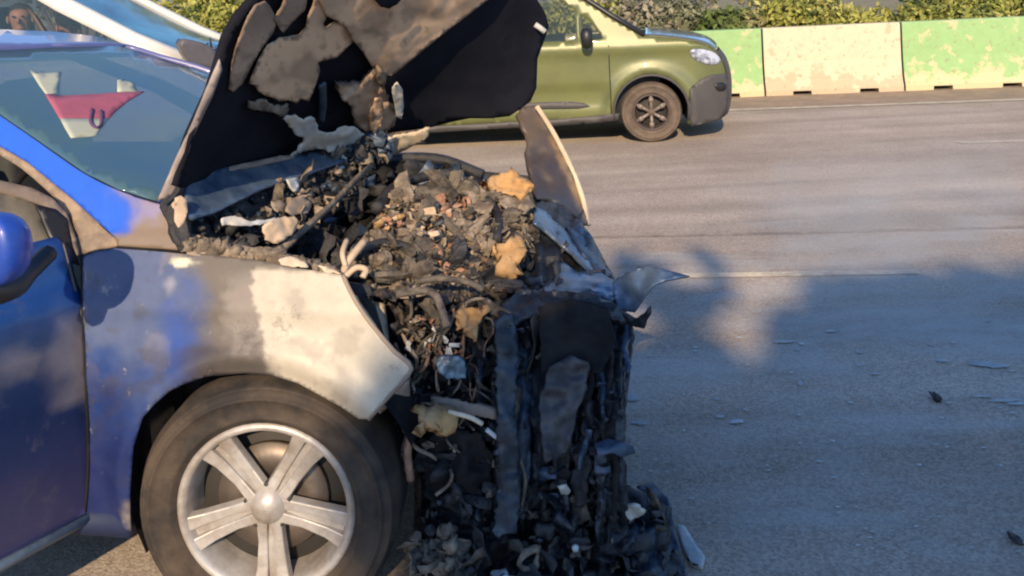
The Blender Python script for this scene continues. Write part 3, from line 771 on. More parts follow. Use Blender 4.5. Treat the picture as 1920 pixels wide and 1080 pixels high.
CRE, GB, ASH, BLU, LIL, DRK, DBL, TAN = (.41, .37, .30), (.105, .09, .077), (.215, .19, .165), (.010, .038, .165), (.062, .088, .18), (.045, .038, .036), (.010, .018, .085), (.20, .155, .115)
def fender_col(x, y):
    n1 = wn(x, y, .012, 1); n2 = wn(x, y, .03, 5); n3 = wn(x, y, .0065, 9)
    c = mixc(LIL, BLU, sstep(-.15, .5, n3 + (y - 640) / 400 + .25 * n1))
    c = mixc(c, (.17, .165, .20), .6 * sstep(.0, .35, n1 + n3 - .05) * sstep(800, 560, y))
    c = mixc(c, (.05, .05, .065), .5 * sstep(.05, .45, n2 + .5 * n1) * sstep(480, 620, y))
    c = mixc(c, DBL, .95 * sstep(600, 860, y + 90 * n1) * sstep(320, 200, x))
    # left over strong blue patch
    d = math.hypot((x - 340) / 42, (y - 640) / 95) + .5 * n1 + .25 * n2
    c = mixc(c, (.012, .05, .25), .8 * sstep(1.25, .2, d))
    # grey brown scorch
    g = x + (y - 560) * -.05 + 38 * n1 - 385 + max(0, 560 - y) * .55
    c = mixc(c, (.06, .058, .065), .7 * sstep(-60, -10, g) * sstep(560, 640, y)); c = mixc(c, GB, sstep(-34, 30, g))
    # pale ash zones
    e = (x - 478 - .55 * max(0, y - 640) * -1) + 30 * n2 + 26 * n1
    c = mixc(c, ASH, .8 * sstep(-70, -30, e) * sstep(505, 560, y + 20 * n1))
    f = x - (486 if y < 620 else 500 + (y - 620) * .25) + 24 * n2 + 16 * n1 - max(0, 520 - y) * 1.2 + 10
    c = mixc(c, CRE, sstep(-5, 5, f) * sstep(503, 514, y + 9 * n2))
    c = mixc(c, ASH, .45 * sstep(.12, .4, n1 + .4 * n2) * sstep(480, 520, x))
    # soot band over the arch
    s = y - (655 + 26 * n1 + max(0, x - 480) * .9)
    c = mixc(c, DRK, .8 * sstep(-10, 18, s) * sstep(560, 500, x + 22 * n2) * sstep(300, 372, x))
    c = mixc(c, (.6, .57, .42), sstep(1.3, .5, math.hypot((x - 343) / 24, (y - 492) / 9) + .7 * n2))  # specular highlight put into the colour as a pale chip
    c = mixc(c, (.3, .3, .34), .6 * sstep(1.4, .4, math.hypot((x - 318) / 12, (y - 535) / 16) + .7 * n2))
    return c
fol = [(154, 482), (175, 473), (222, 464), (300, 467), (352, 473), (480, 487), (560, 503), (620, 512), (643, 516), (656, 545), (676, 580), (706, 620), (740, 660), (771, 691),
       (735, 735), (690, 786), (673, 786), (640, 764), (606, 745), (559, 719), (511, 704), (458, 700), (388, 706), (346, 720), (318, 734), (290, 758), (267, 784), (250, 840), (244, 925), (244, 996), (158, 988), (166, 860), (163, 760), (157, 640)]
def flecked(Mt, c, lo, hi, sc, amt):
    N = Mt.node_tree.nodes; K = Mt.node_tree.links; B = N['Principled BSDF']; prev = B.inputs['Base Color'].links[0].from_socket
    geo = N.new('ShaderNodeNewGeometry'); t = N.new('ShaderNodeTexNoise'); t.inputs['Scale'].default_value = sc; t.inputs['Detail'].default_value = 9; t.inputs['Roughness'].default_value = .75
    K.new(geo.outputs['Position'], t.inputs['Vector']); r_ = N.new('ShaderNodeMapRange'); r_.inputs[1].default_value = lo; r_.inputs[2].default_value = hi; r_.inputs[4].default_value = amt
    K.new(t.outputs[0], r_.inputs[0]); x = N.new('ShaderNodeMix'); x.data_type = 'RGBA'; x.inputs['B'].default_value = (*c, 1)
    K.new(prev, x.inputs['A']); K.new(r_.outputs[0], x.inputs['Factor']); K.new(x.outputs['Result'], B.inputs['Base Color'])
flecked(M['fender'], (.045, .038, .034), .57, .66, 9, .55)
flecked(M['fender'], (.36, .33, .29), .62, .67, 23, .45)
flecked(M['doorpaint'], (.08, .08, .10), .56, .70, 11, .45)
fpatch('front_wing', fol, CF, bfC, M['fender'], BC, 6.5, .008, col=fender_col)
# wing flange bent in over the front edge, thin bright rim, fixing brackets
V, Fc = [], []
edge = [(643, 516), (656, 545), (676, 580), (706, 620), (740, 660), (771, 691), (735, 735), (690, 786)]
tube(V, Fc, bez([CF.hit(x, y, lambda a, z: bfC(a, z) + .004) for x, y in edge], 3), .006, 6)
mesh_obj('wing_rim', V, Fc, M['taupe'], BC)
patch('wing_bracket', [(664, 552, 2.20), (690, 562, 2.24), (722, 570, 2.26), (726, 600, 2.26), (731, 645, 2.24), (712, 625, 2.21), (690, 598, 2.2)], M['cream'], BC, 9, .004, .008, 20)
patch('bumper_bracket', [(708, 770, 2.06), (740, 738, 2.07), (768, 712, 2.12), (769, 757, 2.14), (730, 762, 2.12), (712, 777, 2.06)], mat('pink_ash', (.36, .25, .19), .8, vary=.2), BC, 9, .004, .01, 20)
# scuttle corner and A pillar
def pil_col(x, y):
    n1 = wn(x, y, .02, 3); n2 = wn(x, y, .01, 8)
    c = mixc((.015, .10, .60), (.06, .10, .42), sstep(200, 280, x + 40 * n1))
    c = mixc(c, (.26, .22, .30), .8 * sstep(225, 285, x + 45 * n1))
    c = mixc(c, TAN, sstep(0, 26, (y - 405) + (x - 270) * .5 + 26 * n1))
    return c
pol = [(-60, 170), (0, 211), (70, 259), (155, 318), (222, 352), (268, 369), (300, 381), (322, 408), (345, 470), (300, 466), (222, 462), (218, 447), (136, 373), (50, 303), (-60, 240)]
fpatch('windscreen_pillar', pol, CF, lambda a, z: bfC(a, z) + .01, M['pillar'], BC, 8, .02, col=pil_col)
pol2 = [(-60, 242), (50, 305), (136, 375), (217, 449), (219, 461), (176, 472), (154, 476), (146, 440), (130, 403), (94, 363), (40, 316), (-60, 254)]
fpatch('pillar_flange', pol2, CF, lambda a, z: bfC(a, z) + .012, mat('flange', (.28, .21, .145), .6, c2=(.17, .13, .10), nscale=12, vary=.2), BC, 8, .02, wob=.004)
V, Fc = [], []
tube(V, Fc, bez([CF.hit(x, y, lambda a, z: bfC(a, z) + .006) for x, y in [(-80, 156), (0, 209), (70, 257), (155, 316), (222, 350), (292, 373)]], 5), .009, 6)
mesh_obj('windscreen_seal', V, Fc, M['black'], BC)
# dark seam between scuttle corner, wing and door
for pts in ([(220, 463), (300, 469), (350, 474)], [(153, 478), (157, 640), (163, 760), (166, 860), (158, 990)]):
    V, Fc = [], []; tube(V, Fc, bez([CF.hit(x, y, lambda a, z: bfC(a, z) - .001) for x, y in pts], 5), .0035, 5); mesh_obj('panel_seam', V, Fc, M['soot'], BC)
# windscreen
scr = [(0, 211, 2.36), (70, 259, 2.30), (155, 318, 2.24), (222, 352, 2.20), (292, 374, 2.18), (430, 345, 2.50), (560, 290, 3.0), (610, 262, 3.42), (520, 205, 3.42), (450, 165, 3.42), (390, 133, 3.42), (300, 107, 3.42), (222, 86, 3.42), (100, 89, 3.1), (0, 94, 2.86), (-120, 103, 2.6), (-230, 118, 2.45), (-120, 160, 2.42)]
def scr_depth():
    return depthfn(scr + [(200, 200, 2.72), (100, 150, 2.75), (300, 250, 2.68)], 3)
SD = scr_depth()
wso = patch('windscreen', scr, M['screen'], BC, 16, .005, 0, df=SD)
V, Fc = [], []
tube(V, Fc, bez([pix(x, y, Y) for x, y, Y in scr[7:14]], 4), .012, 8); mesh_obj('far_pillar_trim', V, Fc, M['roofpaint'], BC)
# folded cloth banner lying against the inside of the glass
M['bred'] = mat('banner_red', (.38, .10, .15), .8, vary=.15); M['bcr'] = mat('banner_cream', (.44, .46, .36), .8, vary=.08)
DB = lambda x, y: SD(x, y) - .003
def bpatch(name, ol, m_, d=0, par=None): return patch(name, [(x, y, 1) for x, y in ol], m_, par, 10, .002, 0, df=lambda x, y: DB(x, y) - d, smooth=True)
bn = empty('cloth_banner', SD_ if False else pix(160, 200, SD(160, 200)), 'red and cream cloth banner with dark ring mark behind the blue car windscreen', 'banner')
for ol, m_ in (([(56, 132), (80, 137), (115, 135), (108, 175), (86, 176), (74, 160)], 'bcr'),
               ([(84, 175), (120, 179), (180, 176), (238, 172), (272, 171), (240, 190), (218, 208), (205, 222), (112, 222), (98, 198)], 'bred'),
               ([(113, 222), (205, 222), (192, 236), (180, 255), (133, 258), (122, 240)], 'bcr'),
               ([(220, 150), (234, 147), (236, 152), (250, 152), (259, 172), (220, 172)], 'bcr')):
    bpatch('cloth_panel', ol, M[m_], 0, bn)
V, Fc = [], []
tube(V, Fc, bez([pix(x, y, SD(x, y) - .006) for x, y in [(173, 205), (170, 228), (180, 240), (190, 232), (190, 208)]], 4), .005, 6)
mesh_obj('ring_mark', V, Fc, mat('mark', (.10, .05, .12), .8), bn)
# roof, far side, rear of the body
def rcol(x, y): return (1, 1, 1)
rf = [(-1.30, 1.415), (-1.6, 1.46), (-2.1, 1.46), (-2.6, 1.40), (-3.05, 1.20), (-3.2, 1.02), (-3.45, .98), (-3.52, .7), (-3.5, .35)]
shell('roof', rf, CF, CW, bfC, M['roofpaint'], BC, .035)
patch('roof_edge', [(-230, 116, 2.45), (-120, 101, 2.6), (0, 92, 2.86), (100, 87, 3.1), (222, 84, 3.42), (240, 84, 3.43), (180, 68, 3.5), (100, 59, 3.5), (0, 55, 3.4), (-230, 62, 2.9)], M['roofpaint'], BC, 14, .01)
rear = [(-1.55, .25), (-1.6, .95), (-1.75, 1.36), (-2.1, 1.44), (-2.6, 1.38), (-3.05, 1.18), (-3.2, 1.0), (-3.45, .96), (-3.52, .7), (-3.5, .35), (-3.0, .3)] + arc(-2.62, .33, .37, -12, 192, 14)
azpanel('rear_quarter', rear, CF, bfC, M['bluepaint'], BC, .08, .006, [[(-1.75, 1.0), (-1.85, 1.32), (-2.2, 1.37), (-2.6, 1.30), (-2.75, 1.02)]])
azpanel('rear_window', [(-1.75, 1.0), (-1.85, 1.32), (-2.2, 1.37), (-2.6, 1.30), (-2.75, 1.02)], CF, bfC, M['whiteglass'], BC, .2, .004, lift=-.012)
far = [(-.45, .3), (-.45, .93), (-1.0, 1.25), (-1.35, 1.40)] + rear[3:9] + [(-3.0, .3)] + arc(-2.62, .33, .37, -12, 192, 14) + [(-2.2, .25)]
azpanel('far_side', far, CF, bfC, M['bluepaint'], BC, .1, .006, [[(-.75, .98), (-1.05, 1.2), (-1.4, 1.36), (-2.2, 1.37), (-2.6, 1.30), (-2.75, 1.02)]], far=CW)
R3c = Matrix((CF.h, CF.n, Vector((0, 0, 1)))).transposed()
V, Fc = [], []
box(V, Fc, C3(-.55, .78, .80), (.40, 1.26, .16), R3c); box(V, Fc, C3(-.40, .78, .88), (.22, 1.2, .08), R3c)
mesh_obj('dashboard', V, Fc, mat('dash', (.045, .07, .07), .8, vary=.4, nscale=3), BC, bevel=.03)
for b in (.42, 1.14):
    V, Fc = [], []; box(V, Fc, C3(-1.45, b, .80), (.14, .48, .62), R3c); box(V, Fc, C3(-1.47, b, 1.2), (.09, .26, .18), R3c); box(V, Fc, C3(-1.2, b, .5), (.5, .48, .16), R3c)
    mesh_obj('seat', V, Fc, M['interior'], BC, bevel=.03)
V, Fc = [], []; lathe(V, Fc, [(.185, -.012), (.197, 0), (.185, .012), (.173, 0)], C3(-.86, .42, .90), (CF.h + Vector((0, 0, -.5))).normalized(), 28, True)
mesh_obj('steering_wheel', V, Fc, M['black'], BC)
V, Fc = [], []; box(V, Fc, C3(-1.75, .78, .28), (2.7, 1.46, .08), R3c); box(V, Fc, C3(-.36, .78, .55), (.04, 1.4, .55), R3c)
mesh_obj('floor_pan', V, Fc, M['soot'], BC)
V, Fc = [], []; tube(V, Fc, [C3(a, .045, .245) for a in (-.38, -1.0, -1.6)], .04, 8); mesh_obj('sill', V, Fc, mat('sooty_blue', (.012, .02, .06), .5, vary=.3), BC)

# open front door (hinged at its leading edge, rear edge towards the camera)
Hg = CF.hit(152, 700, bfC); DD = Vector((-.56, -.83, 0)).normalized(); DN = Vector((.83, -.56, 0)).normalized()
class DoorF(Frame):
    def __init__(s): s.o = Vector((Hg.x, Hg.y, 0)) - DN * .012 - DD * .045; s.h = -DD; s.n = -DN
DF = DoorF()
def bfD(a, z):
    b = 0
    if z > .62: b += .085 * (min(z, .97) - .62) ** 1.6 / (.33 ** 1.6)
    if z > .95: b += (z - .95) * .36
    if z < .45: b += .15 * (.45 - z)
    b -= .010 * math.exp(-((z - .815) / .02) ** 2) - .012 * math.exp(-((z - .86) / .03) ** 2)
    return b
def door_col(x, y):
    a, z = x, y; n1 = fnz((a * 4, z * 4, 1), 1, 4)
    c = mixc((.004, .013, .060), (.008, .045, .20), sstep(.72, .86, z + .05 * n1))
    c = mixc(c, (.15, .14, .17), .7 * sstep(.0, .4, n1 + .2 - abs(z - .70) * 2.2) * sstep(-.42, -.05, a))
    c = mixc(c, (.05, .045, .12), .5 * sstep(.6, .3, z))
    return c
dl = -1.02
dol = [(0, .30), (0, .93), (-.02, .965), (-.25, .965), (-.6, .95), (dl, .94), (dl - .03, .6), (dl, .28), (-.5, .245), (-.06, .25)]
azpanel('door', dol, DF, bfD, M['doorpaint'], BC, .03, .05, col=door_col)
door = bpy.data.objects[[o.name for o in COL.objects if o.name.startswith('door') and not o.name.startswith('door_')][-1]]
tube_obj('window_frame', bez([DF.P(a, bfD(a, z) + .01, z) for a, z in [(-.34, 1.19), (-.55, 1.32), (-.75, 1.40), (-.95, 1.41), (-1.04, 1.3), (-1.04, .95)]], 5), .024, M['tan'], door)
bfd2 = lambda a, z: bfD(a, z) + .01
fpatch('frame_corner', [(-140, 292), (0, 338), (60, 352), (100, 372), (126, 398), (141, 438), (151, 478), (141, 480), (127, 442), (107, 406), (80, 384), (40, 370), (0, 360), (-140, 326)], DF, bfd2, M['taupe'], door, 9, .02)
fpatch('sail_panel', [(69, 383), (105, 392), (126, 410), (136, 462), (150, 498), (128, 488), (93, 442)], DF, bfd2, M['black'], door, 9, .012, lift=.002)
fpatch('window_glass', [(-160, 320), (0, 358), (40, 369), (70, 384), (93, 442), (125, 484), (60, 486), (-160, 500)], DF, bfd2, mat('door_glass', (.30, .27, .20), .25, alpha=.6, c2=(.16, .14, .11), nscale=7), door, 14, .004, lift=-.006)
V, Fc = [], []; tube(V, Fc, bez([DF.P(-.01, bfD(0, z) + .0, z) for z in (.27, .5, .7, .9, .95)], 3), .005, 6)
mesh_obj('door_edge', V, Fc, M['black'], door)
V, Fc = [], []; tube(V, Fc, [DF.P(a, bfD(a, .27) - .004, .262) for a in (-.0, -.3, -.7, -1.0)], .014, 6)
mesh_obj('sill_strip', V, Fc, M['bluesteel'], door)
# mirror: painted shell facing forward, black foot
mc = pix(-22, 468, 1.80)
V, Fc = [], []
for i in range(13):
    ph = math.pi * i / 12
    for j in range(20):
        th = 2 * math.pi * j / 20; s_ = lambda v, e=.75: math.copysign(abs(v) ** e, v)
        u = s_(math.sin(ph) * math.cos(th)); w_ = s_(math.sin(ph) * math.sin(th)); c = math.cos(ph)
        V.append(mc + DN * u * .098 + DD * (-c if c > 0 else -c * .45) * .07 + Vector((0, 0, w_ * .078 + .01 * u)))
for i in range(12):
    for j in range(20): Fc.append((i * 20 + j, i * 20 + (j + 1) % 20, (i + 1) * 20 + (j + 1) % 20, (i + 1) * 20 + j))
mesh_obj('mirror_shell', V, Fc, mat('mirror_blue', (.014, .055, .33), .42, coat=.15, vary=.25, nscale=10), door)
V, Fc = [], []
tube(V, Fc, bez([pix(-30, 548, 1.78), pix(20, 540, 1.84), pix(55, 510, 1.92), pix(92, 474, 2.0)], 4), [.030, .030, .03, .028, .027, .026, .024, .022, .02, .02, .02, .02, .02], 8)
mesh_obj('mirror_foot', V, Fc, M['black'], door)

# front wheel
WD = 2.0
class WFr(Frame): pass
WX = Frame(w0.x, w0.y, WD)
Cw, axw, rim = wheel(WX, 0, .322, -.005, .315, .212, .20, M['rubber'], M['alloy'], BC, 1)
bpy.data.objects[rim.name]
e1 = Vector((axw.y, -axw.x, 0)).normalized(); e1 = WX.h; e2 = Vector((0, 0, 1))
for i in range(5):
    A = math.radians(270 + 72 * i); d = e1 * math.cos(A) + e2 * math.sin(A); t_ = -e1 * math.sin(A) + e2 * math.cos(A)
    V, Fc = [], []
    for sgn in (-1, 1):
        k = len(V)
        for r, w1_, w2_, dep in ((.028, .003, .030, .014), (.09, .0075, .030, .020), (.15, .009, .036, .016), (.197, .011, .046, .006), (.206, .011, .052, .010)):
            for ww in (w1_, w2_):
                V.append(Cw + d * r + t_ * ww * sgn + axw * dep)
            for ww in (w2_ + .004, w1_ - .001):
                V.append(Cw + d * r + t_ * ww * sgn + axw * (dep + .022))
        for a_ in range(4):
            for b_ in range(4):
                Fc.append((k + a_ * 4 + b_, k + a_ * 4 + (b_ + 1) % 4, k + a_ * 4 + 4 + (b_ + 1) % 4, k + a_ * 4 + 4 + b_))
    k = len(V)       # groove bottom
    V += [Cw + d * .02 - t_ * .012 + axw * .028, Cw + d * .02 + t_ * .012 + axw * .028, Cw + d * .205 + t_ * .014 + axw * .022, Cw + d * .205 - t_ * .014 + axw * .022]
    Fc.append((k, k + 1, k + 2, k + 3))
    mesh_obj('spoke', V, Fc, M['alloy'], rim, smooth=False, bevel=.003)
V, Fc = [], []; lathe(V, Fc, [(.001, .0), (.026, .001), (.031, .008), (.04, .012), (.048, .03)], Cw, axw, 32); mesh_obj('hub_cap', V, Fc, M['alloy'], rim)
V, Fc = [], []; lathe(V, Fc, [(.05, .06), (.135, .06), (.135, .075), (.05, .075)], Cw, axw, 40, True); mesh_obj('brake_disc', V, Fc, M['disc'], rim)
for i in range(5):
    A = math.radians(306 + 72 * i); V, Fc = [], []; lathe(V, Fc, [(.001, 0), (.008, .0), (.009, .02)], Cw + (e1 * math.cos(A) + e2 * math.sin(A)) * .052 + axw * .016, axw, 6); mesh_obj('wheel_bolt', V, Fc, M['alloydark'], rim)
V, Fc = [], []
k = arc(0, .33, .385, 22, 205, 20)
for a, z in k: V += [CF.P(a, .035, z), CF.P(a, .36, z)]
for i in range(len(k) - 1): Fc.append((2 * i, 2 * i + 1, 2 * i + 3, 2 * i + 2))
n0 = len(V)
for a, z in k: V.append(CF.P(a, .36, z))
Fc.append(tuple(range(n0, len(V))))
mesh_obj('wheel_arch', V, Fc, M['soot'], BC)
for sd, b, a in ((-1, CW - .03, 0), (1, .02, -2.62), (-1, CW - .03, -2.62)):
    C_, ax_, rm = wheel(CF, a, .322, b, .322, .214, .2, M['rubber'], M['alloy'], BC, sd)

# ------------------------------------------------------------------ crumpled scraps and lumps
def scrap(V, Fc, c, size, rnd, asp=1.0, n=4, cur=.35):
    Rr = Matrix.Rotation(rnd.uniform(0, 6.28), 3, 'Z') @ Matrix.Rotation(rnd.uniform(0, 6.28), 3, 'X') @ Matrix.Rotation(rnd.uniform(0, 6.28), 3, 'Y')
    k = len(V); o = rnd.uniform(0, 99); c = Vector(c); ex = 1 if rnd.random() < .5 else -1
    for i in range(n + 1):
        for j in range(n + 1):
            x = (i / n - .5) * size * asp; y = (j / n - .5) * size
            e = Vector((nz((i, j, o), .9), nz((i, j, o), .9, 5), 0)) * size * .30
            z = size * cur * (nz((i * .7, j * .7, o), 1.0, 2) * 1.6 + ex * ((i / n - .5) ** 2) * 1.2)
            V.append(c + Rr @ (Vector((x, y, z)) + e))
    m_ = n + 1
    for i in range(n):
        for j in range(n): Fc.append((k + i * m_ + j, k + i * m_ + j + 1, k + (i + 1) * m_ + j + 1, k + (i + 1) * m_ + j))
def lump(V, Fc, c, size, rnd, n=9, rough_=.45, flat=(1, 1, 1)):
    k = len(V); o = rnd.uniform(0, 99); c = Vector(c); Rr = Matrix.Rotation(rnd.uniform(0, 6.28), 3, 'Z') @ Matrix.Rotation(rnd.uniform(0, 3), 3, 'X')
    for i in range(n + 1):
        ph = math.pi * i / n
        for j in range(n + 3):
            th = 2 * math.pi * j / (n + 3); d = Vector((math.sin(ph) * math.cos(th), math.sin(ph) * math.sin(th), math.cos(ph)))
            r = size * .5 * (1 + rough_ * 2 * fnz(d * 1.4 + Vector((o, 0, 0)), 1, 4))
            V.append(c + Rr @ Vector((d.x * r * flat[0], d.y * r * flat[1], d.z * r * flat[2])))
    m_ = n + 3
    for i in range(n):
        for j in range(m_): Fc.append((k + i * m_ + j, k + (i + 1) * m_ + j, k + (i + 1) * m_ + (j + 1) % m_, k + i * m_ + (j + 1) % m_))
def sample_poly(ol, n, rnd):
    xs = [p[0] for p in ol]; ys = [p[1] for p in ol]; out = []
    O = [p[:2] for p in ol]
    while len(out) < n:
        pt = (rnd.uniform(min(xs), max(xs)), rnd.uniform(min(ys), max(ys)))
        if inside(np.array([pt]), O)[0]: out.append(pt)
    return out
def scatter(name, ol, n, df, mats, parent, size=(.02, .06), near=(0, .06), seed=1, lumps=.3, cur=.4, asp=(.5, 2.2), up=0):
    rnd = random.Random(seed); G = {m_: ([], []) for m_ in mats}
    for (x, y) in sample_poly(ol, n, rnd):
        m_ = rnd.choice(mats); V, Fc = G[m_]; p = pix(x, y, df(x, y) - rnd.uniform(*near)); s_ = rnd.uniform(*size)
        if p.z < .01: p.z = .01 + rnd.uniform(0, .03)
        if rnd.random() < lumps: lump(V, Fc, p, s_ * .8, rnd, 6, .5, (1, rnd.uniform(.5, 1), rnd.uniform(.5, 1)))
        else: scrap(V, Fc, p, s_, rnd, rnd.uniform(*asp), 3, cur)
    for m_, (V, Fc) in G.items():
        if V: kind(mesh_obj(name, V, Fc, M[m_], parent, smooth=True, solid=.0015), 'stuff')

# ------------------------------------------------------------------ engine bay shell
def wall(name, ol, fr_pts, m_, wob=.02, seed=0, sc=7): pass
def bay_patch(name, P4, m_, wob=.02, n=14, seed=0, solid=.006):
    A, B, C_, D = [Vector(p) for p in P4]; V, Fc = [], []
    nn = (B - A).cross(D - A).normalized()
    for i in range(n + 1):
        for j in range(n + 1):
            u, v = i / n, j / n; p = (A * (1 - u) + B * u) * (1 - v) + (D * (1 - u) + C_ * u) * v
            V.append(p + nn * wob * fnz(p, 6, 4, seed))
    for i in range(n):
        for j in range(n): Fc.append((i * (n + 1) + j, (i + 1) * (n + 1) + j, (i + 1) * (n + 1) + j + 1, i * (n + 1) + j + 1))
    return mesh_obj(name, V, Fc, m_, BC, True, solid)
EB = BC
bay_patch('inner_wing', [C3(-.34, .17, .90), C3(.22, .20, .80), C3(.30, .28, .3), C3(-.3, .22, .3)], M['char'], .02, seed=1)
bay_patch('bulkhead', [C3(-.33, .14, .90), C3(-.33, CW - .16, .90), C3(-.33, CW - .2, .3), C3(-.33, .2, .3)], M['soot'], .025, seed=2)
bay_patch('inner_wing', [C3(-.34, CW - .16, .93), C3(.60, CW - .14, .80), C3(.60, CW - .2, .3), C3(-.3, CW - .2, .3)], M['char'], .03, seed=3)
bay_patch('bay_floor', [C3(-.3, .2, .36), C3(.72, .2, .34), C3(.72, CW - .2, .34), C3(-.3, CW - .2, .36)], M['soot'], .05, seed=4)
bay_patch('radiator', [C3(.62, .25, .70), C3(.66, CW - .25, .72), C3(.66, CW - .25, .22), C3(.62, .25, .22)], M['char'], .035, seed=5)
# far wing: burnt skin hanging open with pale rim, and burnt top rail
bay_patch('far_wing', [C3(-.40, CW - .12, .90), C3(.50, CW - .05, .80), C3(.56, CW - .02, .42), C3(-.42, CW, .3)], M['char'], .02, seed=6)

# blued scuttle sheet
patch('scuttle_panel', [(348, 345, 2.24), (375, 328, 2.32), (430, 311, 2.5), (500, 299, 2.72), (560, 288, 2.9), (640, 272, 3.15), (700, 282, 3.3), (650, 300, 3.1), (600, 318, 2.9), (552, 333, 2.7), (500, 352, 2.5), (455, 372, 2.36), (405, 398, 2.24), (365, 410, 2.18), (350, 400, 2.16)],
      M['bluesteel'], BC, 9, .01, .03, 9, seed=3, deg=2)
patch('bulkhead_flap', [(430, 312, 2.48), (520, 293, 2.72), (560, 289, 2.86), (548, 297, 2.8), (480, 312, 2.6), (430, 322, 2.46)], M['taupe'], BC, 8, .006, .01, 20, deg=1)
# burnt mass under it
bayol = [(345, 400, 2.25), (400, 395, 2.35), (470, 365, 2.5), (552, 333, 2.75), (610, 315, 2.95), (690, 285, 3.3), (740, 300, 3.3), (700, 330, 3.1), (640, 390, 2.8), (580, 430, 2.6), (540, 470, 2.4), (450, 475, 2.3), (350, 455, 2.2)]
dfb = depthfn(bayol, 2)
patch('burnt_wiring', [(x, y, Y) for x, y, Y in bayol], M['char'], BC, 8, .006, .06, 14, seed=5, df=dfb, dshift=.02, oc=5)
scatter('burnt_scraps', bayol, 130, dfb, ['char', 'char', 'char', 'bluedark', 'ashdark'], BC, (.012, .04), (0, .05), 11, .5)
scatter('burnt_scraps', [(520, 330, 0), (600, 320, 0), (700, 300, 0), (660, 350, 0), (590, 420, 0), (520, 460, 0), (500, 430, 0)], 34, dfb, ['ash', 'taupe', 'ashdark'], BC, (.02, .05), (.03, .08), 12, .3)
patch('pale_flake', [(413, 410, 2.24), (440, 404, 2.26), (470, 414, 2.3), (520, 408, 2.36), (520, 416, 2.36), (470, 423, 2.28), (418, 422, 2.22)], M['palegrey'], BC, 6, .004, .01, 30, rag=1.5, dshift=-.02)
patch('tan_flake', [(492, 424, 2.3), (520, 408, 2.36), (552, 404, 2.4), (560, 416, 2.4), (548, 440, 2.38), (520, 458, 2.32), (498, 448, 2.3)], M['tan'], BC, 7, .004, .02, 25, rag=2, dshift=-.03)
patch('pale_flake', [(537, 336, 2.7), (560, 332, 2.75), (561, 352, 2.75), (556, 364, 2.7), (545, 352, 2.68)], M['palegrey'], BC, 6, .004, .01, 30, dshift=-.05)
patch('tan_flake', [(540, 375, 2.6), (566, 366, 2.65), (585, 378, 2.68), (578, 398, 2.65), (548, 404, 2.56), (536, 394, 2.55)], M['taupe'], BC, 7, .004, .02, 25, rag=1.5, dshift=-.06)
# dark cavity between the rail and the pile, its shade given by a black sheet
cav = [(540, 470, 2.42), (600, 410, 2.62), (700, 310, 3.1), (790, 300, 3.25), (880, 330, 3.2), (860, 380, 3.1), (740, 390, 3.0), (680, 450, 2.8), (640, 520, 2.5), (580, 500, 2.42)]
dfc = depthfn(cav, 2)
patch('cavity_dark_sheet', cav, M['soot'], BC, 10, .006, .05, 9, seed=8, df=lambda x, y: dfc(x, y) + .08)
scatter('burnt_scraps', cav, 60, lambda x, y: dfc(x, y) + .04, ['char', 'soot', 'bluedark'], BC, (.03, .09), (0, .03), 13, .3)
# diagonal strut
V, Fc = [], []
dg = [(527, 468, 2.30), (575, 425, 2.46), (625, 380, 2.66), (668, 335, 2.90), (700, 306, 3.1)]
c0 = [pix(x, y, Y) for x, y, Y in dg]
for i, p in enumerate(c0):
    w_ = .008 + .002 * i / 4; V += [p + Vector((0, 0, w_)), p + Vector((.006, .006, -w_))]
Fc = [(2 * i, 2 * i + 1, 2 * i + 3, 2 * i + 2) for i in range(4)]
mesh_obj('strut', V, Fc, M['ash'], BC, solid=.004)
# far rail of the bay
fr_ = [(690, 296, 3.30), (735, 291, 3.34), (790, 292, 3.36), (850, 305, 3.34), (900, 325, 3.3), (925, 345, 3.25), (900, 352, 3.2), (830, 345, 3.2), (760, 340, 3.2), (700, 330, 3.15)]
patch('far_rail', fr_, M['bluedark'], BC, 8, .012, .02, 12, seed=9, deg=2, dshift=.0)
V, Fc = [], []; tube(V, Fc, bez([pix(x, y, Y) for x, y, Y in [(700, 306, 3.22), (760, 296, 3.28), (830, 300, 3.26), (905, 328, 3.2)]], 6), .02, 7)
mesh_obj('rail_hose', V, Fc, M['char'], BC)

# ------------------------------------------------------------------ the pile on the engine
pile = [(640, 522, 2.34), (655, 480, 2.42), (690, 430, 2.6), (720, 385, 2.76), (790, 345, 2.95), (860, 330, 3.0), (930, 345, 3.02), (1000, 380, 2.98), (1012, 440, 2.8), (1000, 500, 2.6), (950, 550, 2.42), (880, 575, 2.34), (800, 560, 2.3), (720, 558, 2.28), (665, 552, 2.26)]
dfp0 = depthfn(pile, 2)
dfp = lambda x, y: dfp0(x, y) - .06 * math.exp(-(((x - 830) / 110) ** 2 + ((y - 440) / 80) ** 2))
def pile_col(x, y):
    n1 = wn(x, y, .03, 2); n2 = wn(x, y, .09, 4); n3 = wn(x, y, .05, 12)
    c = mixc((.11, .09, .072), (.27, .22, .17), sstep(-.1, .35, n1 + .5 * n2))
    c = mixc(c, (.36, .22, .12), sstep(.22, .4, n3))
    c = mixc(c, (.02, .02, .022), sstep(.05, .3, -n2 - .3 * n1))
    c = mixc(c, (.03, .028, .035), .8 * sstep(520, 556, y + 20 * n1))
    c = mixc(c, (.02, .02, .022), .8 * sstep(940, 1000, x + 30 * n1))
    return c
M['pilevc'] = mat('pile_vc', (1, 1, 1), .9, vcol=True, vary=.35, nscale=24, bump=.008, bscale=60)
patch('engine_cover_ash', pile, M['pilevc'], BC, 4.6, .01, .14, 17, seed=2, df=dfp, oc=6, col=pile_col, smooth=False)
core = [(x + (830 - x) * .1, y + (450 - y) * .1, 0) for x, y, _ in pile]
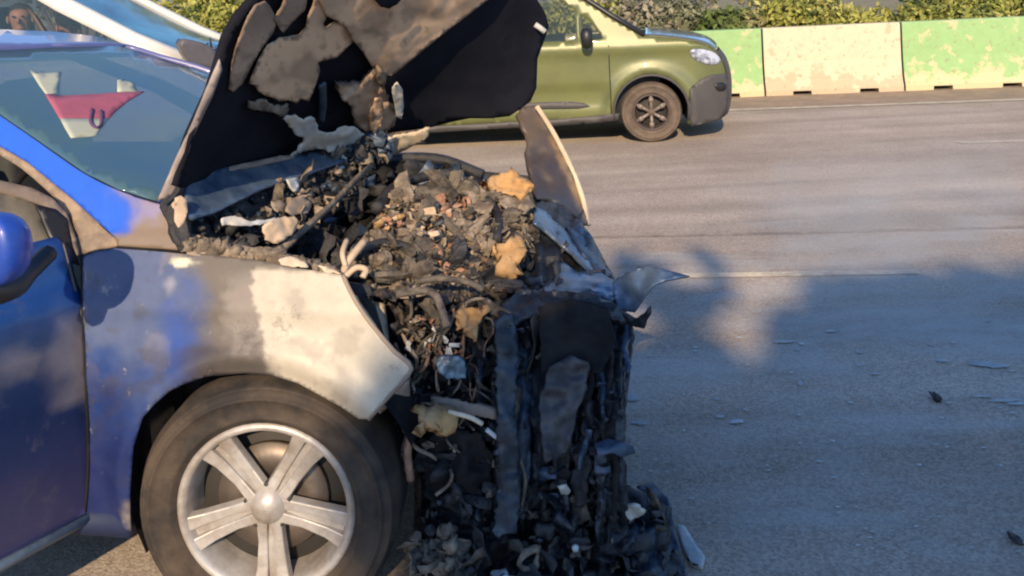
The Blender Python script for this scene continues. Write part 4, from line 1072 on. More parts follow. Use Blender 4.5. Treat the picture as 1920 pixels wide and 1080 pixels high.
scatter('ash_scraps', core, 800, dfp, ['ash', 'ash', 'ashdark', 'ashdark', 'ash', 'taupe', 'ashdark', 'rust'], BC, (.007, .030), (-.01, .03), 21, .15, .5, (.4, 4))
scatter('ash_scraps', core, 160, dfp, ['char', 'charplastic', 'char'], BC, (.008, .035), (-.01, .04), 22, .1, .5, (.4, 3))
scatter('ash_scraps', [(720, 380, 0), (790, 380, 0), (870, 400, 0), (860, 440, 0), (760, 440, 0), (690, 450, 0)], 50, dfp, ['orange', 'tan', 'rust', 'ash'], BC, (.010, .03), (.05, .11), 23, .6)
rnd = random.Random(4)
for (x, y, s_, m_, k_) in [(755, 375, .10, 'ash', 1), (790, 420, .10, 'ashdark', 1), (850, 365, .13, 'ashdark', 1), (900, 380, .12, 'ashdark', 1), (880, 440, .12, 'ash', 1), (740, 470, .14, 'ashdark', 1), (800, 490, .12, 'ashdark', 1), (700, 500, .10, 'ash', 1), (850, 500, .09, 'char', 1),
                           (950, 420, .09, 'ashdark', 1), (760, 525, .12, 'ashdark', 1), (900, 530, .10, 'char', 1), (820, 395, .08, 'rust', 1)]:
    V, Fc = [], []; lump(V, Fc, pix(x, y, dfp(x, y) - .01), s_ * .9, rnd, 22, .95, (1, .8, .6)); mesh_obj('ash_lump', V, Fc, M[m_], BC, smooth=False)
for pts, r_ in (([(705, 392, 2.72), (740, 352, 2.9), (800, 330, 3.02), (850, 325, 3.05)], .018), ([(672, 470, 2.40), (720, 455, 2.50), (770, 468, 2.5), (800, 500, 2.42)], .013), ([(880, 352, 2.95), (915, 375, 2.9), (935, 410, 2.8), (930, 450, 2.66)], .014)):
    tube_obj('charred_hose', bez([pix(x, y, Y - .06) for x, y, Y in pts], 6), r_, M['char'], BC, 8)
patch('cover_plate', [(770, 350, 2.86), (815, 338, 2.92), (850, 352, 2.9), (858, 385, 2.8), (815, 398, 2.74), (778, 385, 2.76)], M['ashdark'], BC, 6, .008, .03, 16, rag=2, seed=12, dshift=-.05, deg=1)
patch('cover_plate', [(865, 352, 2.92), (905, 350, 2.94), (930, 372, 2.9), (920, 400, 2.82), (880, 398, 2.8)], M['ash'], BC, 6, .008, .03, 16, rag=2, seed=13, dshift=-.06, deg=1)
# yellow scorched insulation pieces
for ol in ([(915, 335, 2.95), (935, 324, 2.98), (965, 322, 3.0), (992, 335, 2.98), (1003, 352, 2.95), (990, 366, 2.9), (955, 366, 2.9), (928, 358, 2.9)],
           [(925, 468, 2.55), (945, 455, 2.58), (968, 455, 2.6), (986, 468, 2.58), (980, 492, 2.52), (960, 512, 2.48), (938, 503, 2.5), (928, 488, 2.52)],
           [(852, 585, 2.25), (872, 574, 2.27), (897, 578, 2.28), (905, 600, 2.24), (893, 618, 2.2), (866, 612, 2.2)],
           [(786, 782, 2.12), (810, 775, 2.13), (838, 782, 2.14), (840, 800, 2.13), (820, 815, 2.1), (800, 806, 2.1), (790, 820, 2.1)]):
    patch('scorched_insulation', smooth_ol(ol, 1) and [(x, y, Y) for x, y, Y in ol], M['orange'], BC, 6, .03, .05, 22, rag=2.5, seed=len(ol), dshift=-.05, deg=1, oc=5)
patch('ash_sheet', [(930, 360, 2.9), (960, 368, 2.9), (992, 366, 2.9), (1004, 385, 2.86), (985, 400, 2.82), (955, 395, 2.82), (938, 380, 2.85)], M['ash'], BC, 6, .006, .03, 25, dshift=-.05, deg=1)
# pale pipes at the wing
for pts, r in (([(640, 528, 2.20), (648, 500, 2.24), (662, 478, 2.27), (683, 452, 2.32)], .010), ([(648, 500, 2.23), (642, 475, 2.25), (650, 450, 2.3)], .007), ([(646, 520, 2.2), (668, 502, 2.22), (686, 506, 2.22), (680, 520, 2.2)], .008),
               ([(828, 405, 2.62), (845, 425, 2.6), (868, 452, 2.56)], .012), ([(742, 552, 2.16), (790, 545, 2.18), (815, 552, 2.16), (828, 580, 2.14), (838, 612, 2.1)], .010), ([(780, 528, 2.22), (830, 522, 2.22), (880, 530, 2.24), (905, 545, 2.24)], .008)):
    tube_obj('pipe', bez([pix(x, y, Y - .02) for x, y, Y in pts], 5), r, M['tan'] if pts[0][0] < 700 else M['ashdark'], BC)
# ash crust along the top of the wing
V, Fc = [], []
kk = [(345, 458, 2.17), (400, 462, 2.16), (450, 472, 2.15), (500, 482, 2.15), (550, 488, 2.14), (600, 500, 2.14), (638, 510, 2.13)]
rnd = random.Random(9)
for i in range(len(kk) - 1):
    for t in range(7):
        u = t / 7; p = pix(kk[i][0] * (1 - u) + kk[i + 1][0] * u, kk[i][1] * (1 - u) + kk[i + 1][1] * u + rnd.uniform(-5, 9), 2.185)
        lump(V, Fc, p, rnd.uniform(.015, .045), rnd, 6, .5)
kind(mesh_obj('ash_crust', V, Fc, M['ash'], BC), 'stuff')
patch('wing_gutter', [(342, 432, 2.19), (420, 455, 2.2), (520, 470, 2.2), (600, 490, 2.2), (645, 512, 2.2), (620, 516, 2.15), (560, 506, 2.15), (480, 492, 2.15), (350, 476, 2.15)], M['taupe'], BC, 8, .006, .02, 25, seed=6, dshift=.02, deg=1)
for ol in ([(522, 486, 2.14), (545, 479, 2.16), (570, 488, 2.16), (580, 500, 2.15), (550, 500, 2.14), (530, 496, 2.13)], [(595, 497, 2.13), (625, 503, 2.14), (640, 512, 2.13), (612, 510, 2.12)]):
    patch('pale_flake', ol, M['cream'], BC, 5, .004, .01, 30, rag=1.5, dshift=-.01, deg=1)

# hinge at the near corner
patch('hinge', [(328, 372, 2.13), (340, 367, 2.13), (350, 375, 2.14), (352, 395, 2.14), (345, 420, 2.13), (334, 428, 2.12), (327, 415, 2.12)], M['tan'], BC, 6, .012, .004, 30, deg=1)
patch('hinge_bracket', [(300, 382, 2.16), (322, 350, 2.18), (345, 352, 2.2), (358, 375, 2.2), (358, 430, 2.18), (352, 476, 2.15), (338, 470, 2.14), (318, 420, 2.14)], M['char'], BC, 7, .02, .01, 20, deg=1, dshift=.02)

# ------------------------------------------------------------------ raised bonnet
hol = [(700, 252, 3.38), (757, 246, 3.37), (803, 240, 3.36), (850, 228, 3.38), (880, 222, 3.4), (920, 222, 3.4), (955, 218, 3.4), (975, 205, 3.42), (995, 190, 3.44), (1006, 165, 3.45), (1008, 110, 3.46), (1022, 72, 3.46), (1029, 50, 3.44), (1024, 28, 3.42), (1008, 0, 3.36),
       (960, -45, 3.16), (853, -100, 2.72), (700, -165, 2.40), (541, -245, 2.13), (500, -70, 2.12), (477, 0, 2.12), (447, 37, 2.125), (427, 73, 2.13), (397, 173, 2.14), (360, 255, 2.15), (331, 350, 2.17), (350, 352, 2.22), (430, 318, 2.50), (547, 296, 2.88), (630, 275, 3.15)]
HD0 = depthfn(hol + [(700, 80, 2.80), (600, 150, 2.75), (560, 0, 2.42), (480, 200, 2.42), (860, 130, 3.1)], 3)
HD = HD0
M['scorch'] = mat('scorched_steel_vc', (1, 1, 1), .65, vcol=True, vary=.10, nscale=5, bump=.0006, bscale=50)
def hcol(base, ol_=None):
    def f(x, y):
        n1 = wn(x, y, .018, 4); n2 = wn(x, y, .06, 7); n3 = wn(x, y, .16, 3)
        c = mixc(base, tuple(v * .62 for v in base), sstep(-.1, .5, n1 + .2 * n2))
        c = mixc(c, tuple(v * .25 for v in base), .45 * sstep(.35, .7, n2 + .2 * n3 - .3 * n1))
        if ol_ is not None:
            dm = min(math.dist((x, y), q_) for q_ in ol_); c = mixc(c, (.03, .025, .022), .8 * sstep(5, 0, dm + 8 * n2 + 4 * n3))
        c = mixc(c, tuple(v * .5 for v in base), .7 * sstep(660, 610, x + 25 * n1) * sstep(70, 10, y + .25 * (x - 600)))
        return c
    return f
def hpatch(name, ol, m_, d=.03, res=7, solid=.004, wob=.010, ws=7, rag=0.8, seed=0, par=None, col=None, oc=3):
    if m_ in ('tan', 'taupe'):
        col = hcol((.70, .48, .31) if m_ == 'tan' else (.42, .30, .215), densify([q_[:2] for q_ in ol], 5)); m_ = 'scorch'; res = 5  # scorched steel tones, with the sun's warmth put into the base colour
    return patch(name, [(x, y, 1) for x, y in ol], M[m_], par or BC, res, solid, wob, ws, rag=rag, seed=seed, df=lambda x, y: HD(x, y) - d, col=col, oc=oc)
bon = patch('bonnet', hol, M['mat_black'], BC, 10, .02, .012, 4, seed=4, df=HD)
# folded edge of the outer skin along the near side, catching the sun
patch('bonnet_edge', [(412, 112, 2.135), (417, 130, 2.135), (400, 178, 2.15), (362, 258, 2.16), (333, 352, 2.17), (318, 372, 2.16), (296, 377, 2.15), (330, 300, 2.14), (365, 225, 2.13), (395, 150, 2.12)],
      mat('edge_grey', (.36, .30, .27), .5, c2=(.22, .18, .17), nscale=6, vary=.2), bon, 8, .006, .004, 20, dshift=-.01, deg=1)
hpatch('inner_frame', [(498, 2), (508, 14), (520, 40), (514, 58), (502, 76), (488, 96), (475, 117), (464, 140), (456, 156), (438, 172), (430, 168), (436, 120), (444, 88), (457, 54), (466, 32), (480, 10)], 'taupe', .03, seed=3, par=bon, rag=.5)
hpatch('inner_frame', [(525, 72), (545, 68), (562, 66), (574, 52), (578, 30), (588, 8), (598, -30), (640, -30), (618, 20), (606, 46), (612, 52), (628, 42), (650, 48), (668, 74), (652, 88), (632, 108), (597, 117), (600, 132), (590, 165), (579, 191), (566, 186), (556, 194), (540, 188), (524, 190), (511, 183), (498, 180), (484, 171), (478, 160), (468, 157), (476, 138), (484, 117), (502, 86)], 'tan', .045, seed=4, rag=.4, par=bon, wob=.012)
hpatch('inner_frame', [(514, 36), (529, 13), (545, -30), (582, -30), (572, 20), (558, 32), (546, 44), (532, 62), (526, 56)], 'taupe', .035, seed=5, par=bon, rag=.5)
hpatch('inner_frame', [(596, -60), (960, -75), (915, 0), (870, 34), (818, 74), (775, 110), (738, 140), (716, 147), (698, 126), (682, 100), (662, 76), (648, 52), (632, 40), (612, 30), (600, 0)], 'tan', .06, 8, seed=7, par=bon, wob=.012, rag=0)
hpatch('frame_hole', smooth_ol([(690, -12), (722, 21), (752, 4), (760, -20)], 1), 'mat_black', .09, 8, .004, .002, seed=1, par=bon)
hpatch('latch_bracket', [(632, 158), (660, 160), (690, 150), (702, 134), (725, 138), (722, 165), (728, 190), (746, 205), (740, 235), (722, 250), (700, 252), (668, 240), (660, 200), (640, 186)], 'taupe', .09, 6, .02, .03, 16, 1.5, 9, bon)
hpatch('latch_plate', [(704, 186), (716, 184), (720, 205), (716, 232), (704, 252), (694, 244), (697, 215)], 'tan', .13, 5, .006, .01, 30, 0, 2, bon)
hpatch('latch_plate', [(735, 165), (745, 156), (755, 168), (757, 200), (753, 224), (744, 220), (740, 195)], 'palegrey', .12, 5, .006, .01, 30, 0, 3, bon)
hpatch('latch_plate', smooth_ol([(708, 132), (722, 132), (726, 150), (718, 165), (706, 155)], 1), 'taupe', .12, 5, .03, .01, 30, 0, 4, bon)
hpatch('torn_skin', [(470, 190), (486, 187), (502, 192), (522, 200), (541, 198), (539, 214), (524, 219), (512, 210), (480, 208), (470, 202)], 'ash', .05, 5, .008, .03, 25, 2, 5, bon)
hpatch('torn_skin', [(530, 222), (556, 215), (570, 226), (585, 219), (594, 229), (598, 247), (620, 250), (642, 240), (662, 236), (682, 252), (666, 270), (633, 288), (600, 279), (574, 283), (546, 294), (560, 275), (572, 262), (556, 252), (545, 238)], 'palegrey', .13, 6, .006, .03, 18, 1.6, 6, bon)
hpatch('torn_skin', [(642, 258), (660, 246), (682, 250), (690, 262), (668, 275), (648, 276)], 'cream', .10, 5, .01, .02, 25, 1, 7, bon)
hpatch('torn_skin', [(600, 162), (612, 155), (613, 200), (608, 230), (600, 226)], 'bluedark', .05, 6, .01, .01, 25, 0, 7, bon)
hpatch('bonnet_hinge_cover', [(700, 272), (729, 260), (770, 250), (806, 240), (803, 256), (790, 268), (770, 276), (745, 290), (716, 296), (700, 290)], 'cream', .16, 6, .008, .02, 14, 1.0, 8, bon)
tube_obj('latch_hook', [pix(x, y, 3.36) for x, y in [(1003, 46), (1012, 52), (1022, 60)]], .011, M['palegrey'], bon)
scatter('burnt_scraps', [(560, 285, 0), (640, 285, 0), (720, 245, 0), (740, 290, 0), (680, 320, 0), (600, 320, 0)], 70, lambda x, y: 3.12 + (x - 640) * .001, ['char', 'char', 'bluedark', 'ash', 'palegrey'], BC, (.02, .06), (0, .1), 31, .3)

# ------------------------------------------------------------------ far wing front: standing torn sheet with a bright rim
def fw_col(x, y):
    n1 = wn(x, y, .03, 3)
    c = mixc((.085, .065, .052), (.05, .04, .04), sstep(250, 330, y + 30 * n1)); c = mixc(c, (.04, .045, .06), sstep(320, 400, y + 40 * n1 - (x - 1000) * .25)); return mixc(c, (.22, .15, .09), sstep(-2, 8, x - (1000 + (y - 200) * .43)) * sstep(-.2, .3, n1))
patch('wing_tip', [(968, 214, 3.42), (984, 201, 3.42), (1009, 197, 3.42), (1035, 244, 3.40), (1065, 303, 3.36), (1090, 363, 3.3), (1106, 420, 3.22), (1090, 424, 3.18), (1062, 398, 3.12), (1036, 372, 3.1), (1005, 372, 3.1), (992, 310, 3.25), (984, 250, 3.36)],
      M['fender'], BC, 7, .02, .03, 9, seed=3, col=fw_col)
tube_obj('wing_rim', bez([pix(x, y, Y) for x, y, Y in [(1006, 199, 3.40), (1036, 246, 3.38), (1066, 304, 3.34), (1090, 364, 3.28), (1104, 422, 3.2)]], 6), .010, M['cream'], BC)

# ------------------------------------------------------------------ melted front end
fe = [(735, 568, 2.32), (800, 560, 2.34), (880, 575, 2.36), (950, 545, 2.46), (1000, 490, 2.65), (1004, 380, 3.0), (1036, 368, 3.08), (1075, 400, 3.1), (1108, 440, 3.02), (1130, 480, 2.85), (1152, 525, 2.6), (1165, 570, 2.4), (1182, 620, 2.22), (1182, 700, 2.14), (1170, 790, 2.1), (1166, 900, 2.08), (1172, 960, 2.12), (1180, 1040, 2.14), (1190, 1110, 2.14), (900, 1150, 2.12), (770, 1130, 2.2), (775, 1000, 2.26), (778, 860, 2.24), (772, 700, 2.24)]
dff = depthfn(fe, 3)
def folds(x, y):
    v = .07 * noise.noise(Vector((x / 34, y / 260, 1))) + .045 * noise.noise(Vector((x / 13, y / 110, 5))) + .03 * noise.noise(Vector((x / 40, y / 40, 9)))
    return dff(x, y) + v
def fe_col(x, y):
    n1 = wn(x, y, .03, 6); n2 = wn(x, y, .008, 2)
    c = mixc((.010, .011, .016), (.035, .045, .06), sstep(.0, .45, n1 + n2))
    c = mixc(c, (.05, .035, .03), sstep(930, 830, x) * .8); c = mixc(c, (.05, .08, .13), .7 * sstep(600, 500, y) * sstep(1000, 1080, x) * sstep(-.2, .3, n1))
    return c
M['fevc'] = mat('melt_vc', (1, 1, 1), .42, vcol=True, vary=.3, nscale=14, bump=.006, bscale=50, rvar=.22, spec=.5)
patch('melted_bumper', [(x, y, Y) for x, y, Y in fe], M['fevc'], BC, 7, .012, .03, 14, seed=6, df=folds, oc=5, col=fe_col)
# hanging strips, each its own
rnd = random.Random(12)
strips = [(958, 560, 945, 850, 34, 'charplastic'), (985, 590, 975, 930, 30, 'bluedark'), (1020, 560, 1012, 900, 40, 'charplastic'), (1060, 560, 1052, 880, 36, 'char'), (1095, 550, 1100, 780, 34, 'charplastic'), (1130, 560, 1140, 900, 30, 'char'),
          (1160, 560, 1163, 940, 22, 'charplastic'), (935, 620, 925, 950, 26, 'char'), (1110, 640, 1070, 775, 12, 'ashdark'), (1000, 850, 985, 960, 22, 'char'), (1045, 830, 1060, 960, 24, 'charplastic'), (1090, 850, 1085, 950, 30, 'char'), (905, 640, 900, 800, 20, 'bluedark'), (1172, 600, 1176, 700, 14, 'bluedark')]
for i, (x0, y0, x1, y1, w_, m_) in enumerate(strips):
    L1, L2 = [], []
    for t in range(9):
        u = t / 8; cx_ = x0 + (x1 - x0) * u + 10 * nz((i * 3, u * 3, 0)); yy = y0 + (y1 - y0) * u; ww = w_ * (.55 + .45 * math.sin(math.pi * min(1, u * .8 + .2))) * (1 + .5 * nz((u * 4, i, 2))) * .5
        L1.append((cx_ - ww, yy)); L2.append((cx_ + ww, yy))
    base = i * 7.3
    patch('hanging_strip', [(x, y, 1) for x, y in L1 + L2[::-1]], M[m_], BC, 8, .006, .03, 12, rag=2.2, seed=i + 40, df=lambda x, y, b=base: dff(x, y) - .05 + .05 * noise.noise(Vector((x / 22, y / 120, b))), oc=4)
patch('lamp_cavity_shade', smooth_ol([(1010, 575), (1075, 560), (1140, 575), (1150, 640), (1125, 690), (1060, 665), (1015, 690)], 1) and [(1010, 575, 2.22), (1075, 560, 2.22), (1140, 575, 2.18), (1152, 640, 2.14), (1125, 700, 2.12), (1060, 672, 2.13), (1015, 700, 2.14)], M['soot'], BC, 8, .006, .02, 12, rag=2, seed=3, dshift=-.03)  # black sheet standing in for the shade of the open headlamp cavity
patch('bumper_post', [(928, 600, 2.2), (962, 585, 2.2), (972, 640, 2.18), (968, 760, 2.1), (975, 860, 2.06), (970, 1000, 2.04), (925, 1005, 2.04), (935, 880, 2.08), (930, 740, 2.12)], mat('post_blue', (.04, .055, .075), .5, c2=(.015, .018, .025), nscale=10, bump=.004, bscale=40, rvar=.2), BC, 7, .012, .06, 9, rag=4, seed=8, dshift=-.03)
patch('grille_panel', [(1030, 690, 2.12), (1070, 665, 2.12), (1105, 680, 2.11), (1098, 730, 2.09), (1080, 780, 2.07), (1062, 850, 2.05), (1020, 870, 2.05), (1012, 760, 2.08)], mat('panel_grey', (.05, .05, .06), .5, c2=(.02, .02, .026), nscale=12, bump=.004, bscale=50, rvar=.2), BC, 7, .012, .03, 14, rag=1.2, seed=9, dshift=-.04)
for pts in ([(1115, 650), (1100, 700), (1085, 745), (1068, 775)], [(1005, 672), (1020, 662), (1048, 658)], [(1110, 590), (1125, 600), (1128, 650)], [(975, 860), (985, 900), (978, 950)]):
    tube_obj('grille_sliver', bez([pix(x, y, dff(x, y) - .11) for x, y in pts], 4), .005, M['ashdark'], BC, 5)
# headlamp cavity rim and top sheets
patch('bumper_sheet', [(1010, 545, 2.44), (1040, 520, 2.54), (1052, 490, 2.64), (1085, 510, 2.6), (1120, 505, 2.66), (1150, 525, 2.5), (1150, 560, 2.34), (1100, 545, 2.4), (1055, 552, 2.4), (1020, 570, 2.36)], M['bluesteel'], BC, 7, .008, .05, 12, rag=1.5, seed=3, dshift=-.05)
patch('bumper_sheet', [(930, 580, 2.3), (975, 545, 2.36), (1040, 545, 2.38), (1110, 552, 2.34), (1160, 570, 2.26), (1172, 600, 2.2), (1120, 590, 2.24), (1060, 582, 2.26), (1000, 592, 2.26), (950, 612, 2.24)], M['charplastic'], BC, 7, .010, .05, 12, rag=1.5, seed=5, dshift=-.06)
patch('wing_fold', [(1000, 390, 2.98), (1022, 400, 3.0), (1060, 440, 2.95), (1100, 490, 2.8), (1140, 530, 2.6), (1120, 530, 2.56), (1070, 480, 2.72), (1025, 440, 2.8), (998, 420, 2.85)], M['bluesteel'], BC, 7, .01, .04, 12, seed=8, dshift=-.06)
patch('wing_fold', [(1060, 430, 2.98), (1085, 440, 3.0), (1110, 480, 2.85), (1148, 522, 2.66), (1130, 522, 2.62), (1090, 480, 2.76)], M['bluedark'], BC, 7, .01, .04, 12, seed=9, dshift=-.08)
# flap sticking out over the road, and its hook
patch('bumper_flap', [(1148, 530, 2.36), (1175, 512, 2.34), (1215, 496, 2.30), (1250, 506, 2.28), (1292, 517, 2.24), (1250, 525, 2.25), (1225, 535, 2.26), (1205, 560, 2.27), (1188, 586, 2.28), (1160, 580, 2.3), (1150, 556, 2.33)], M['bluesteel'], BC, 6, .006, .025, 10, seed=4, dshift=-.02, deg=2)
patch('bumper_flap', [(1150, 575, 2.3), (1172, 588, 2.28), (1190, 600, 2.27), (1208, 588, 2.26), (1221, 570, 2.25), (1222, 584, 2.25), (1212, 604, 2.26), (1206, 616, 2.26), (1185, 612, 2.27), (1160, 600, 2.28)], M['charplastic'], BC, 6, .008, .02, 14, rag=1, seed=5, deg=1)
# scraps on the front
fol_ = [(930, 600, 0), (1000, 520, 0), (1060, 460, 0), (1120, 500, 0), (1165, 600, 0), (1170, 700, 0), (1155, 940, 0), (930, 960, 0)]
scatter('melted_scraps', fol_, 170, lambda x, y: folds(x, y) - .03, ['char', 'charplastic', 'char', 'bluedark'], BC, (.010, .035), (0, .05), 51, .3, .45, (.5, 3))
rnd = random.Random(77)
for i in range(26):
    x0 = rnd.uniform(925, 1165); y0 = rnd.uniform(560, 850); h_ = rnd.uniform(60, 220); w_ = rnd.uniform(5, 22); L1, L2 = [], []; dx = rnd.uniform(-18, 12)
    for t in range(7):
        u = t / 6; cx_ = x0 + dx * u + 9 * nz((i * 3, u * 3, 7)); ww = w_ * .5 * (1 - .7 * u ** 2) * (1 + .6 * nz((u * 4, i, 3)))
        L1.append((cx_ - ww, y0 + h_ * u)); L2.append((cx_ + ww, y0 + h_ * u))
    patch('hanging_strip', [(x, y, 1) for x, y in L1 + L2[::-1]], M[rnd.choice(('char', 'charplastic', 'char', 'soot', 'bluedark', 'ashdark'))], BC, 8, .004, .03, 14, rag=1.2, seed=i + 90, df=lambda x, y, b=i * 3.1, c=rnd.uniform(.04, .10): dff(x, y) - c + .04 * noise.noise(Vector((x / 18, y / 90, b))), oc=4)
# tangle between wing and bumper
tg = [(738, 575, 2.28), (800, 565, 2.3), (900, 580, 2.32), (935, 560, 2.34), (930, 700, 2.2), (925, 850, 2.16), (900, 920, 2.2), (790, 900, 2.24), (775, 760, 2.2), (772, 700, 2.2)]
dft = depthfn(tg, 1)
patch('burnt_headlamp', tg, M['char'], BC, 8, .008, .08, 13, seed=12, df=lambda x, y: dft(x, y) + .04, oc=5)
scatter('tangle_scraps', tg, 130, dft, ['char', 'ashdark', 'char', 'soot', 'char'], BC, (.010, .036), (0, .08), 52, .3, .5, (.5, 3.5))
scatter('tangle_scraps', [(745, 600, 0), (850, 590, 0), (860, 680, 0), (800, 700, 0), (770, 660, 0)], 45, dft, ['rust', 'ash', 'ashdark', 'ash', 'palegrey'], BC, (.006, .022), (.04, .1), 53, .3, .5, (.5, 3.5))
rnd = random.Random(33)
for i in range(52):
    x = rnd.uniform(745, 915); y = rnd.uniform(570, 850); pts = []; a_ = rnd.uniform(0, 6.28)
    for t in range(5):
        pts.append(pix(x, y, dft(x, y) - rnd.uniform(.03, .10))); a_ += rnd.uniform(-.9, .9); s_ = rnd.uniform(14, 32); x += math.cos(a_) * s_; y += math.sin(a_) * s_ * 1.1; x = min(max(x, 742), 925)
    tube_obj('wire', bez(pts, 4), rnd.choice((.002, .003, .005)), M[rnd.choice(('ash', 'ashdark', 'rust', 'char', 'char', 'taupe'))], BC, 5)
patch('tangle_hollow', [(790, 830, 2.14), (840, 800, 2.13), (900, 815, 2.1), (925, 860, 2.08), (915, 930, 2.1), (860, 960, 2.12), (800, 930, 2.14)], M['soot'], BC, 8, .006, .05, 14, rag=3, seed=5, deg=1)  # black sheet in place of a hole, giving its inner shade
patch('lamp_shell', [(818, 676, 2.12), (836, 668, 2.12), (862, 670, 2.12), (874, 690, 2.12), (870, 708, 2.12), (838, 710, 2.11), (822, 698, 2.11)], mat('lamp_blue', (.16, .26, .34), .35, c2=(.05, .08, .12), nscale=22), BC, 6, .01, .03, 25, rag=1, seed=4)
patch('crash_bar', [(808, 745, 2.12), (860, 750, 2.11), (925, 768, 2.08), (922, 785, 2.08), (860, 775, 2.1), (812, 765, 2.11)], M['taupe'], BC, 7, .02, .02, 18, rag=1.5, seed=4)
tube_obj('rusty_rod', bez([pix(x, y, 2.1) for x, y in [(764, 772), (770, 810), (764, 850), (770, 900)]], 4), .010, M['rust'], BC)
tube_obj('pale_rod', bez([pix(x, y, 2.06) for x, y in [(840, 772), (880, 782), (905, 795)]], 4), .006, M['cream'], BC)
tube_obj('pale_rod', bez([pix(x, y, 2.05) for x, y in [(912, 805), (935, 822), (955, 828)]], 4), .006, M['palegrey'], BC)

# ------------------------------------------------------------------ burnt debris lying on the road
DBR = empty('burnt_debris', gpix(1000, 1060), 'heap of black melted debris on the road under the burnt bumper', 'debris')
gd = [(775, 985), (860, 900), (960, 905), (1080, 920), (1170, 905), (1215, 930), (1250, 990), (1285, 1078), (1290, 1290), (760, 1290)]
def gdepth(x, y):
    p = gpix(x, max(y, 1040)); return min(p.y, 2.32)
def dd(x, y):
    Y = 2.14 + .10 * sstep(1180, 1280, x) + .04 * sstep(860, 780, x)
    return Y + .06 * noise.noise(Vector((x / 40, y / 40, 3))) - .12 * sstep(960, 1120, y)
def dcol(x, y):
    n1 = wn(x, y, .03, 6); n2 = wn(x, y, .012, 1)
    c = mixc((.012, .013, .018), (.05, .045, .045), sstep(0, .4, n1))
    c = mixc(c, (.16, .125, .085), sstep(900, 800, x + 60 * n2) * sstep(-.15, .3, n1 + .1) * sstep(980, 1020, y))
    return mixc(c, (.04, .07, .12), .7 * sstep(1150, 1230, x + 40 * n1))
patch('debris_mound', [(x, y, 1) for x, y in gd], M['fevc'], DBR, 7, .015, .05, 15, seed=3, df=dd, oc=5, col=dcol, rag=2)
scatter('debris_scraps', [(p[0], p[1], 0) for p in gd], 330, lambda x, y: dd(x, y) - .01, ['char', 'charplastic', 'char', 'char', 'ashdark'], DBR, (.010, .045), (0, .05), 61, .5, .45, (.5, 3))
scatter('debris_scraps', [(770, 1010, 0), (850, 990, 0), (880, 1080, 0), (760, 1080, 0)], 50, dd, ['ash', 'ashdark', 'ashdark', 'ash'], DBR, (.015, .05), (.02, .07), 62, .4)
# ring (melted collar), bolt, pale shards
V, Fc = [], []; cc = pix(995, 1048, dd(995, 1048) - .08); lathe(V, Fc, [(.018, 0), (.025, -.006), (.032, 0), (.025, .008)], cc, Vector((-.5, 1, .3)), 24, True); V = [v + Vector((nz(v, 40), nz(v, 40, 3), nz(v, 40, 7))) * .012 for v in V]; mesh_obj('melted_collar', V, Fc, M['ash'], DBR)
V, Fc = [], []; lathe(V, Fc, [(.001, -.006), (.007, -.004), (.009, .002), (.001, .006)], pix(1079, 1028, dd(1079, 1028) - .09), Vector((0, 1, .2)), 12); mesh_obj('bolt_head', V, Fc, M['palegrey'], DBR)
for ol in ([(1172, 952, 0), (1188, 947, 0), (1212, 956, 0), (1206, 966, 0), (1184, 974, 0), (1170, 968, 0)], [(1045, 912, 0), (1062, 908, 0), (1070, 925, 0), (1055, 932, 0)], [(920, 1075, 0), (950, 1070, 0), (965, 1095, 0), (925, 1100, 0)]):
    patch('pale_shard', [(x, y, 2.05) for x, y, _ in ol], M['palegrey'], DBR, 6, .006, .02, 30, df=lambda x, y: dd(x, y) - .07, seed=4, rag=1)
# loose melted skin next to the heap, with a pale shard leaning on it
sk = [(1195, 915), (1225, 905), (1252, 935), (1262, 990), (1280, 1050), (1296, 1120), (1230, 1140), (1200, 1040)]
o = patch('melted_skin', [(x, y, 1) for x, y in sk], M['bluedark'], None, 8, .008, .03, 10, df=lambda x, y: 2.24 + .03 * nz((x / 30, y / 60, 0)) - .05 * sstep(1000, 1120, y), seed=9)
tag(o, 'dark blue melted bumper skin standing at the right end of the burnt debris heap', 'bumper skin')
sh = [(1268, 988), (1284, 992), (1300, 1018), (1322, 1050), (1318, 1068), (1296, 1060), (1280, 1030)]
o = patch('pale_fragment', [(x, y, 1) for x, y in sh], M['foam'], None, 7, .010, .006, 20, df=lambda x, y: (gpix(x, y).y - .012) / DS, seed=3)
tag(o, 'pale curved plastic fragment lying on the road beside the dark blue melted skin', 'fragment')
rnd = random.Random(5)
for x, y, s_, m_, lb in ((1755, 745, .035, 'char', 'small black burnt crumb on the shaded road far right'), (1905, 1010, .03, 'char', 'small black crumb on the road at the lower right edge of the photo')):
    V, Fc = [], []; lump(V, Fc, gpix(x, y, s_ * .3), s_, rnd, 9, .4, (1.4, 1, .6)); tag(mesh_obj('burnt_crumb', V, Fc, M[m_]), lb, 'crumb')
